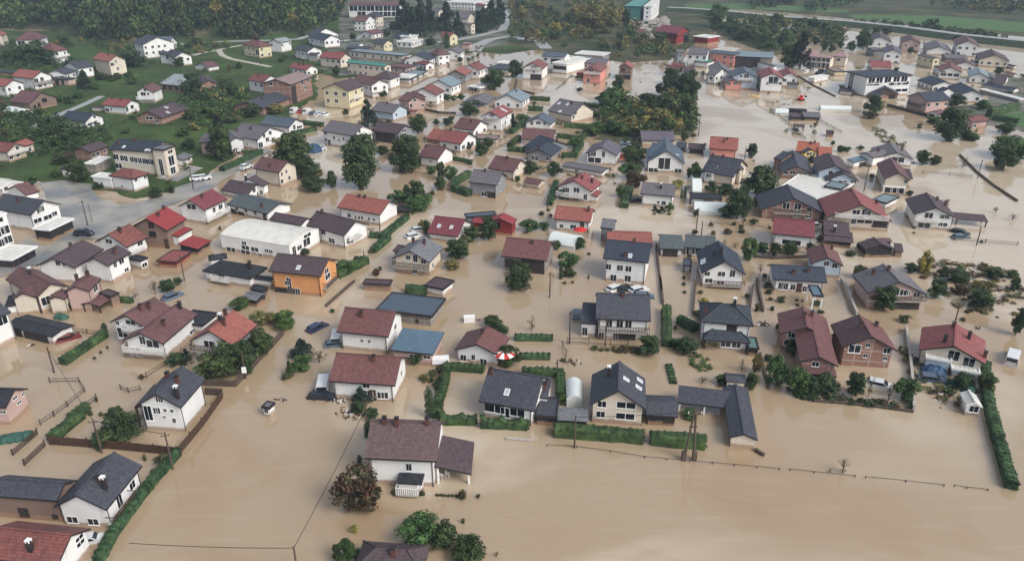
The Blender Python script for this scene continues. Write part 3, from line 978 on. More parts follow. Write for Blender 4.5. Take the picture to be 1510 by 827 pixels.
V E0 480,462 608,440 440,390 112 mt W hip a1
b 545,500,10
H shed|small grey roofed outbuilding|between two maroon hipped houses at upper left
V E0 455,400 352,410 450,362 30 tl G p14
H house|tall plain cream house with salmon red roof|alone at the top of the green slope
V E0 965,552 820,525 1022,478 126 or C p30
w 998,575,1.8,1.4 1048,612,1,1.4 1030,550,.8,1
c 945,465,.8
H house|pale blue white house with stepped charcoal roofs|left of the tall plain cream house
V E0 690,612 840,590 600,572 90 ch W p20 a1
V E0 590,660 682,630 490,612 80 ch W p20 a1
H house|white house with salmon roof and wooden gable balconies|upper left, left of a small conifer
V E0 290,702 95,680 350,618 105 or W p28
w 310,720,2,1.6 372,705,1.6,1.6 355,765,1.6,1.4 400,755,1,1.4 235,730,.8,.8
b 340,740,9
H house|white house with orange roof cut by left edge|before the wooden balcony house
V E0 40,772 -130,750 100,688 95 or W p26 a2
H garage|low pinkish garage with flat dark roof|right of the wooden balcony house
V E0 600,712 430,700 595,690 55 ch P flat
g 510,740,2,2.2 560,738,1.4,1.8
H shed|dark roofed outbuilding|behind the orange roof at the left edge
V E0 125,650 -10,640 130,605 30 ch K p18
H house|large white house with black gable and many small windows|at foot of the wood
V E0 1265,402 1180,375 1395,325 125 ch W p22 a3
V E0 1500,490 1410,480 1509,425 90 ch W p20 a2
H house|white house with charcoal gable facing the meadow|right of the many windowed white house
V E1 40,515 -60,490 112,460 80 ch W p26 a2
V E1 75,370 -60,372 40,312 60 bl W p24 a1
H house|small white house with brown gable and dark balcony|left of sheet roofed barn
V F0 1365,217 1452,178 1285,152 100 mr W p28
w 1275,235,2,1.4 1318,235,1,1 1288,185,1,1
b 1300,270,8
H barn|old barn with patched pale metal sheet roof|at the lower end of the green meadow
V E1 130,770 -90,745 222,625 62 sh K p18 a1
H house|unfinished brick house with open concrete floors|half hidden by trees below the meadow
V F1 435,142 370,90 350,100 85 dp B p26 a2
H cottage|small white cottage with brown roof|alone in the middle of the green meadow
V E1 345,600 450,582 275,560 40 mr W p16 a1
H house|yellowish cream house with maroon hipped roof|inside the bend of the gravel track
V E1 790,422 642,400 790,362 100 mt Y hip a2
w 790,470,3,3
H house|white half finished house with grey concrete roof terrace|right of the yellowish cream hipped house
V E1 990,382 1092,362 935,335 90 sh W p20 a1
H house|white house with black roof and low side porch|right of the half finished white house
V E1 1225,462 1100,438 1268,385 80 ch W p24 a1
V E1 1310,490 1230,490 1320,465 60 ch G s8
H house|pair of white gabled houses with blue black roofs|at the end of the wood
V E1 1375,362 1250,338 1435,298 70 nv W p26 a2
V E1 1505,300 1440,290 1395,245 5 ch W p24 a1
H house|cream house with bright brick red roof|left of the green roofed apartment block
V E1 1520,528 1325,510 1535,445 85 rd C p26 a2
H house|white bungalow with brick red roof and white chimney|behind the wide pink grey roofed workshop
V E1 1215,627 1057,600 1250,562 52 rd W p26 a1
c 1155,580,.8 1048,620,4
H house|cream house with plain red brown roof|at the lower right corner of the meadow
V E1 830,735 685,712 897,665 100 rt W p26 a2
c 790,690,1
H building|wide brick workshop with pink grey roof and open bays|above the white parked vans
V E1 1080,755 1275,682 945,697 178 tn B p16
w 900,745,1.6,1.4 1180,740,2.4,1.6 1230,720,1.6,1.6 1210,780,2,1.6
g 1105,800,3.6,3 1110,880,3.6,4
H building|low brick store with long dark slate roof|in front of the wide brick workshop
V F1 835,360 1080,265 690,302 65 ch B p16
c 985,225,.4
H house|purple grey roofed brick lodge with a pale roof strip|on the meadow above the school
V F0 1440,447 1674,362 1325,345 60 dp B p22
w 1330,450,3,1 1395,480,1,1.4
k 1480,355 1495,400
V F1 100,380 165,360 30,300 60 dp B p24
H house|pale yellow house with purple brown roof and side terraces|beside the street behind parked cars
V F2 80,207 232,158 -60,168 170 dp Y p22 a2
b 150,260,6
H house|tall white house with wide grey gable roof|right of large tree by parked cars
V F2 128,607 -159,560 190,490 125 gr W p26
w -84,690,1.4,2 -130,640,1.2,1 -130,580,1.2,1 -44,625,.8,1.2 40,635,.8,.9 40,700,.8,.9 0,645,.6,.9 180,555,1,1
V F2 215,640 315,590 150,605 70 gg W p16 a1
H house|long white house with blue grey roof|behind the row with the dark spruce
V F1 1062,532 800,500 1125,452 72 bl W p26
w 1110,530,1.2,1.6 1150,530,2,1 1170,525,1,1
H house|white house with grey roof and several chimneys|right of the dark spruce, upper left
V F1 780,642 530,602 900,530 95 gr W p24
w 810,690,1.8,1.8 870,640,1.4,1.4 840,600,1,1.2 895,580,1.2,1.2 690,680,.8,.6 920,640,1,1.4
c 725,550,1 600,565,.8
H house|part plastered house with grey roofs|behind the tall dark spruce
V F1 400,668 252,660 415,565 112 gr P p22 a2
V F1 660,640 590,570 600,600 118 gr W p24 a3
H house|beige house with rusty brown roof on a grass plot|left side, above the hedge row
V F0 258,318 75,300 365,212 72 mr K p26
w 215,350,1,1 310,350,1,1.4 347,330,1,1.2 395,290,2,1.4
H house|white bungalow with bright red roof and dark terrace|on the green slope at left
V F0 1110,347 900,330 1152,266 76 rd W p24
w 955,377,1.8,1.2 993,370,.8,1 1130,370,1.2,2 1175,350,1.6,1.4
c 1000,280,.7 1043,262,.7
V F0 905,360 810,355 905,332 20 mr W p8
H house|white house with navy roof beside dense dark trees|left side slope
V F0 757,483 525,460 815,390 78 nv W p26
w 800,505,1.6,1 847,490,1,1.2 838,430,1,1
H house|beige house with red cross roofs and pale patio|lower left of the green area
V F0 60,752 -120,735 118,655 92 rt C p26
w 150,705,1.2,1.2 100,800,1.2,1 160,780,1,1
b 140,745,7
V F0 205,705 312,668 130,655 70 or C p22 a1
H school|huge white framed school block with red and pink roof bands|at top left of centre
V E2 545,50 75,45 575,-10 115 mp W s6
w 130,78,7,4 203,78,7,4 280,78,7,4 355,80,7,4 430,80,7,4 500,80,7,4 430,125,7,4 500,125,7,4 200,125,7,4 355,125,7,4
k 180,10 230,10 280,10
H apartments|pale blue white apartment block|at the top edge behind conifers
V E2 1200,30 940,20 1180,-20 70 wh W flat a3
H house|white house with red gable roof|at the top edge beside tall conifers
V E2 1290,60 1205,45 1290,10 70 rd W p28 a2
H building|beige two tier building with grey mansard roof|between dark conifer groups at top
V E2 1210,150 1055,145 1195,100 60 gr C p24 a1
V E2 1215,215 1075,205 1205,185 90 gr C p16 a2
H house|pale house with grey roof among conifers|top, between the two conifer groups
V E2 940,100 800,85 930,50 60 gr C p24 a1
H house|grey beige house with charcoal hipped roof|in front of the huge white framed school
V E2 325,155 402,145 315,98 95 ch C hip a2
H house|white house with curved terrace and brown roof|below the huge white framed school
V E2 235,195 118,190 290,152 88 mr W p24 a2
H house|white house with hipped brown roof on the slope|above the yellow charcoal roofed house
V E2 290,308 400,290 245,265 45 mr W p22 a1
H house|white house with shiny blue black roof|right of the yellow charcoal roofed house
V E2 580,350 470,340 632,292 45 nv W p24 a1
H house|white cubic modern house with flat roofs|right of the blue black roofed house
V E2 650,380 750,352 605,345 55 wh W flat a1
V E2 640,330 710,315 600,310 70 wh W flat
H house|yellow house with charcoal roof|above the long cream block with small windows
V E2 400,397 290,388 430,347 76 ch Y p24 a2
H house|narrow yellow house with red roof and dark cypress|below the conifers, top centre
V E2 985,330 895,318 1005,274 82 rd Y p30 a2
H block|long cream block with a row of small square windows|behind the green roofed block
V E2 560,500 70,455 575,472 60 tl C flat
w 120,490,1.2,1.6 160,492,1.2,1.6 305,508,1.2,1.6 380,515,1.2,1.6 422,520,1.2,1.6 465,525,1.2,1.6 230,500,1.2,2.4 515,512,1.2,1.6
H block|cream apartment block with bright green roof|upper left of centre
V E2 405,592 60,555 420,545 108 ge C p14 a2
H shop|low pinkish building with flat maroon roof|attached right of the green roofed block
V E2 600,610 410,595 655,578 60 mr P flat a1
H house|white house with weathered red roof|between the cream block and the brown road
V E2 770,582 548,535 800,535 50 rt W p22 a1
H house|white shop house with navy gable roof|right of the weathered red roof
V E2 800,540 872,505 690,475 75 nv W p22 a2
H house|white corner house with brown pyramid roof|beside the brown flooded street, top
V E2 880,495 995,482 895,430 95 mr W hip a2
H house|small white house with grey brown gable|right of the brown pyramid roofed house
V E2 1075,478 1127,450 1008,424 66 gr W p24 a1
H kiosk|pinkish street kiosk under a pale roof|at the bend of the road, top centre
V E2 1165,395 1195,380 1130,370 50 pk P flat
H house|grey walled house with salmon roof|right of the flooded street, top
V E2 1125,672 1187,635 1042,622 78 or G p24 a2
H house|white house with maroon roof and twin chimneys|left of the big round street tree, top
V E2 1245,630 1320,597 1165,562 82 rt W p26 a2
c 1215,545,1 1250,555,1
H building|long flat dark roofed store|behind the big round street tree, top
V E2 1505,625 1310,610 1505,578 32 ch W flat
V E2 1530,575 1395,560 1530,548 20 wh W flat
H house|white house with teal grey gable roof|left of the white black modern annex
V F2 1000,172 1098,130 890,100 88 tl W p24 a2
H house|white house with red brown gable and dark timber front|by the flooded street
V F2 870,245 945,205 745,182 100 rt W p24
w 815,310,1,1.4 900,260,1.6,1.2 905,300,1,1.2
b 830,285,4
H house|pinkish white house with brown cross roof and red lean to|above round tree
V F2 620,300 522,285 690,222 92 mr P p22 a1
V F2 770,290 750,235 692,245 95 mr P p24
w 675,290,1,1 640,340,1,1.6 745,335,.8,1.2
V F2 690,392 565,385 700,368 30 rt P s10
H house|light blue walled house with purple grey roof|right of the small dark spruce
V F2 478,407 278,378 530,318 72 gr L p26
c 432,325,1
w 510,420,1,1
H house|grey house with dark purple roof and garage doors|below the light blue walled house
V F2 525,590 285,557 570,488 92 dp G p24
g 380,625,4.5,3 455,630,4,3
w 570,565,1,1 592,560,1,1
H house|white house with maroon roof and stacked balconies|left of dark hipped roof, top centre
V F2 285,160 110,110 345,80 112 mr W p24 a1
b 320,210,5
H house|white house with dark brown pyramid roof|across the street from the teal glass shop
V F2 455,105 552,72 425,20 92 dp W hip a2
H shop|long low shop with teal glass roof and white canopy|beside the flooded street
V F2 630,110 790,30 560,65 34 tl W flat
w 650,120,3,2 700,100,3,2 750,75,3,2
V F2 625,90 690,60 535,65 50 wh W flat
H house|white house with roof half orange and half brick red|centre top, above a dark hedge
V F2 1080,680 875,647 1125,555 78 rd W p26 a1
V F2 873,645 770,630 905,530 30 or K p26
c 995,560,.8
H house|white house with maroon roof and open porch|just above the half orange roof
V F2 1200,557 1012,530 1248,455 60 mr W p26 a1
c 1175,490,.8
H house|big white house with red roof and small gable balcony|upper centre
V F2 1440,447 1552,385 1357,375 128 rd W p26
w 1360,430,1.8,1.4 1390,530,1,1.2 1455,520,.8,1 1300,515,.8,1.2 1490,440,.8,1 1480,490,.8,1.4 1300,420,.8,1
b 1358,440,5
k 1450,370 1480,385
H shed|grey brown roofed outbuildings|above the big white red roofed house
V F2 1320,325 1402,262 1215,250 35 gr W p16 a1
V F2 1200,352 1080,330 1240,305 20 tl G flat
H house|white and black flat roofed modern annex|left of the big round street tree
V F2 1250,182 1140,165 1288,125 36 wh G flat
w 1100,185,1.6,1.6 1200,200,4,2
H terrace|flat tan roofed garage terrace|below the big white house with gable balcony
V F2 1410,642 1195,632 1445,605 16 tn W flat
H house|white house with slate gable roof and small fence garden|right of the round street tree
V F3 122,307 202,250 0,225 72 tl W p24 a1
c 70,215,.8
H house|cream house with large patched grey brown roof|upper centre, hedges on both sides
V F3 560,428 345,382 622,270 70 gr C p28
w 600,380,.8,1.2 578,440,1,1.4 590,340,.7,1
k 448,320 525,327 457,390
c 480,262,.8 508,262,.8
H house|white house with blue grey gable and four windows|before the patched roof house
V F3 380,507 427,460 262,440 52 bl W p24
w 207,482,1,1.2 255,492,.8,1 275,492,.8,1 320,495,.8,1
H house|low house with brick brown roof|behind the navy roofed timber villa
V F3 400,650 110,640 400,550 32 mr W p26
H house|timber villa with navy cross roofs|between round garden trees, upper centre
V F3 385,785 480,712 262,738 65 nv G p22
w 220,800,.9,1.6 250,805,.9,1.6 345,810,1,1.2
V F3 265,745 130,700 400,630 50 nv G p22
c 265,715,.8 448,680,1
H house|white house with violet grey gable roof|upper centre right, red car beside it
V F3 967,782 1015,705 830,702 92 gv W p24
w 720,750,.8,1.2 740,750,.8,1.2 765,765,.8,1.6 845,770,.9,1.8 750,822,4,1.6
H house|low cream house with violet brown stepped roof|behind the white modern slate wing house
V F3 1480,650 1180,645 1480,566 52 gv C p24 a1
H house|white house with brown red gable and wide balcony|upper centre, water in front
V E3 303,617 358,572 218,550 100 rt W p26
w 222,590,3,1.8 222,635,1,1.6
b 220,610,7
g 245,690,5,2.6
H house|blue roofed workshop with white terraces and dark awnings|behind the brown red gable house
V E3 500,512 290,500 525,470 120 bl W p16 a1
V E3 520,575 380,560 578,500 90 wh W flat
g 420,550,5,2.4 480,608,7,1.6
H store|open store under a bright white sheet roof|behind the pink gabled house
V E3 845,497 585,480 850,465 50 wh G flat a1
H store|grey roofed low store|directly behind the pink gabled house
V E3 870,572 655,560 885,520 60 gr P p16 a1
H house|salmon pink gabled house with red shed at left|upper centre right
V E3 820,645 882,592 750,580 108 rt S p24
w 735,615,1.8,1.4 745,670,1.4,1.2 710,720,1.2,2
b 745,650,7
V E3 660,660 600,655 662,630 30 br R p10
H house|brown brick house with salmon gable|right of the salmon pink gabled house
V E3 1100,608 1118,575 1040,572 105 or K p28
w 1020,620,1.6,1.2 1060,685,3,2
b 1045,650,6
H house|white house with brown roof|behind the big bushes, upper centre right
V E3 1560,630 1388,615 1560,580 55 mr W p24 a1
H civic_block|tall white block with teal green roof|at the top edge right of centre
V E3 1180,62 1262,0 1048,42 145 ge E flat
V E3 1275,60 1350,0 1195,62 150 wh W flat a3
V E3 1200,300 1090,290 1215,262 45 mr W p14
H house|small maroon roofed house|beside the pale rubble slope, top
V E3 1205,300 1085,295 1205,255 50 mr W p16 a1
H hall|dark red hall with violet red roof|right of the pale rubble slope, top
V E4 110,280 -90,262 85,200 100 mg R p22 a1
V E4 270,340 130,325 275,312 55 wh R flat
w 60,350,3,6 100,350,3,6
H townhouse|grey roofed terraced house with white upper walls|left end of the distant terrace row
V E4 260,490 80,480 262,425 108 gr W p20 a2
H townhouse|terraced house with pink and orange front and blue roof|in the distant terrace row
V E4 505,495 268,470 505,430 108 bl S p16 a2
H building|wide low building with pale grey roof|right end of the distant terrace row
V E4 850,517 515,502 830,465 100 tl T p12
g 570,540,5,8 640,545,6,8 690,550,4,8
H shop|small shop under a green teal awning|below the distant terrace row
V E4 265,560 140,548 265,530 50 ge W flat
H townhouse|grey townhouse in shadow|at the left end below the distant terrace
V E4 60,470 -10,470 62,435 130 gr G p14 a2
H house|cluster house with dark purple brown roofs|left of the narrow water lane, upper right
V E4 155,640 50,640 158,590 62 dp W p20 a1
V E4 50,635 -70,630 60,565 50 rt W p20 a1
V F4 150,140 60,110 95,75 40 dp K p20
H house|white house with dark diagonal stair roof|left of the pink cottage, upper right
V E4 330,672 250,660 385,590 85 gr W p22 a1
V E4 500,662 440,590 420,600 80 gr W p22
H cottage|red pink cottage with white porch stair|in front of the light blue gabled house
V E4 570,742 548,700 500,700 68 gr S p22
w 450,745,1.6,1 510,745,1.6,1.2
H house|light blue grey gabled house|upper right, between pink cottage and white house
V E4 715,692 690,640 600,637 110 bl L p22
w 610,665,2,2 560,680,1,1 560,720,1.4,1.2 640,720,1.4,1.2
b 600,705,6
H house|four storey white house with red gable roof|upper right, facing the flood plain
V E4 945,702 905,645 857,632 125 rd W p24 a1
w 850,700,4,3 800,745,1.4,1.2 880,745,1.4,1.2 915,745,1.4,1.2
V E4 770,650 720,630 800,578 60 mr W p20
H house|white gabled house with red roof and arched garage|right of the four storey white house
V E4 1072,690 1035,640 1005,640 85 rd W p26 a1
V E4 1075,750 970,745 1075,735 50 gr G flat
H store|white walled store with grey roof|behind the four storey white house
V E4 885,592 720,545 880,560 60 gr W p14
H school|long school with pinkish roof and glazed ground floor|upper right behind parked cars
V E4 1365,522 1140,502 1365,482 90 pk C p12
w 1180,530,4,1.6 1230,533,4,1.6 1280,536,4,1.6 1330,540,4,1.6 1180,580,4,2.4 1230,583,4,2.4 1280,586,4,2.4 1330,590,4,2.4
V E4 1260,490 1140,485 1258,450 30 pk C p12
H house|cream house with pink pyramid roof|right end of the long school
V E4 1500,512 1368,502 1455,452 90 pk C hip a2
H supermarket|big white commercial building with solar glazed dark mansard|upper right
V E5 175,690 585,672 95,632 175 nv W flat
w 215,712,3,2.4 285,707,3,2.4 360,702,3,2.4 437,700,3,2.4 505,698,3,2.4 200,750,6,1.4 420,745,6,1.4 490,742,6,1.4 480,805,6,1.2 35,700,3,9
V E5 92,705 -30,695 100,640 110 wh W flat
H house|low grey flat roofed annex|left of the big white commercial building
V F5 40,220 110,152 -30,168 30 gr W flat
H house|white house with grey brown gable roof|right of the dark round tree, far right
V E5 395,378 368,330 300,325 62 dp W p24 a1
H house|brown balconied house with maroon gable roof|far upper right
V E5 655,387 628,345 575,350 80 mr P p24 a2
H house|white house with grey gable and dark ground openings|behind the bright red roof, far right
V E5 490,482 468,435 420,430 92 gv W p24 a2
H shed|grey domed shed|left of the grey gabled white house, far right
V E5 325,450 235,450 330,425 58 gr G flat
H house|low house with bright red roof|behind the big commercial building
V E5 395,607 210,600 400,540 25 rd W p20
H house|cream yellow house with grey roof|far right centre, brown water before it
V E5 765,525 620,492 790,490 92 gr Y p18 a2
H house|wide low white gabled house|far right, between two balconied houses
V E5 930,460 885,400 838,383 42 gr W p20 a1
H shed|grey low sheds|below the wide low white gabled house
V E5 1070,528 870,520 1050,490 32 gr G p12
H house|tall white and brown house with maroon gable|far right near the embankment
V E5 1175,412 1135,360 1090,350 102 mr W p24 a3
H house|white chalet with brown gable roof and long balcony|far right edge
V E5 1445,548 1400,495 1325,472 62 dp C p22 a1
H house|white guesthouse with red roofs and long window row|far right, above navy roofed house
V E5 1020,645 1000,600 930,590 72 rt W p22
w 880,665,5,1.4 960,672,5,1.4 850,630,2,1
V E5 935,620 835,620 930,578 60 or W p18
H house|small maroon roofed house|right of the guesthouse, far right
V E5 1140,588 1105,550 1060,545 42 mr W p20 a1
H house|small white house with grey roof|left of the guesthouse, far right
V E5 835,605 760,592 845,575 60 gr W p16 a1
H house|white house with navy hipped looking roof|right of the big commercial building
V E5 755,762 615,712 868,706 52 nv W p18 a1
H house|white house with teal grey gable roof|far right, right of the guesthouse
V E5 1265,694 1240,640 1195,628 58 tl W p24 a1
V E5 1370,700 1270,650 1360,680 30 tl W s8
H house|white house with navy roof and arched window|right of the pink walled navy roofed house
V F5 1000,238 885,165 1112,165 72 nv W p22 a2
V F5 960,215 900,200 915,165 70 nv W p24
H house|pink walled house with navy roof and timber balconies|left of large round tree
V F5 705,300 925,285 620,225 112 nv P p24 a2
b 610,330,7
H house|low brown house with black cross roofs|in front of the big commercial building
V F5 270,258 170,235 320,205 32 ch K p18
V F5 460,240 430,195 340,185 40 ch K p24
w 375,280,3,1.6
H house|pinkish bungalow with red roof|right of the large round tree, far right
V F5 1112,482 1265,470 1060,430 62 rt P p20 a1
H garage|small white garage with maroon roof|left of the large round tree, far right
V F5 818,422 882,400 775,372 32 mr W p22
g 745,430,2,1.4
H building|long low building with pale curved roof strip|far right edge
V F5 1530,285 1165,190 1509,258 10 wh T flat
H house|low houses with maroon roofs|at the far right edge
V E5 1520,668 1430,642 1520,625 20 rd W p20
V E5 1515,595 1448,578 1515,555 25 mr W p20 a1
H building|long dark slate roofs|at the far right edge below the guesthouse
V E5 1480,805 1200,760 1500,765 20 nv W p16
H shed|floating dark sheds with grey roof|in the flood plain, upper right
V F4 1275,445 1115,438 1265,398 20 gr D p10
V F4 1100,445 1000,440 1050,400 12 dp D flat
V F4 1150,384 985,377 1150,370 14 bk D flat
H gazebo|small open gazebo with brown roof|on the flood plain beside the fence
V F4 1128,530 1030,525 1130,505 38 dp K p16 open
H shed|small half sunk wooden crate shed|on the flood plain near the fence
V F4 1390,585 1320,580 1390,562 18 dp K flat
H greenhouse|short white tunnel greenhouse|left of the floating dark sheds
V F4 985,405 865,400 985,386 18 pt pt barrel
H greenhouse|very long white tunnel greenhouse|on the flood plain, upper right
V F4 1545,372 1270,365 1545,356 14 pt pt barrel
H greenhouse|pale green tunnel greenhouse|at left on the grass plot
V F0 160,425 25,400 150,370 15 pt pt barrel
H greenhouse|white tunnel tent with green base|between hedges and the steep charcoal gable
V C2 1035,700 1030,590 940,700 45 pt pt barrel
H house|small cream house with red roof|left of the long cream block, top
V E2 25,500 -60,490 45,450 90 rd C p24 a1
H shed|dark roofed sheds|above the long cream block, top
V E2 260,440 60,430 265,400 40 ch K p16
V E2 180,400 80,395 190,372 30 gy W p14
H house|white house with dark roof among trees|behind the huge white framed school side
V E2 470,205 410,200 475,175 50 gr W p20 a1
H house|pale low house with brown roof|left of the huge dark spruces, upper right
V E4 1240,480 1150,470 1240,450 30 rt C p18
H shed|white flat roofed kiosk row|in front of the long school, upper right
V E4 1215,700 1150,690 1215,655 45 wh W flat
H house|grey roofed house end with brown wall|left of the white gabled arched garage house
V E4 760,640 720,610 740,590 60 gr K p20
H shed|yellowish hut with flat roof|right of the parked car row, upper right
V E4 1495,640 1390,640 1495,605 40 tn Y flat
H house|white house block with grey roofs|left of the big commercial building
V E4 1500,800 1425,760 1500,700 30 gr B flat
H house|small violet roofed house|between the guesthouse and the chalet, far right
V E5 1215,560 1130,560 1215,530 30 gv W p18
H house|brown roofed low house|below the chalet at the far right edge
V E5 1440,700 1330,690 1440,665 30 dp W p18 a1
H house|pale house with grey roof by the embankment|left of the wide low gabled house
V E5 745,440 680,430 745,405 36 gr C p18 a1
H house|small white house with orange roof|right of the cream yellow grey roofed house
V E5 905,560 850,552 905,530 28 or W p20
"""
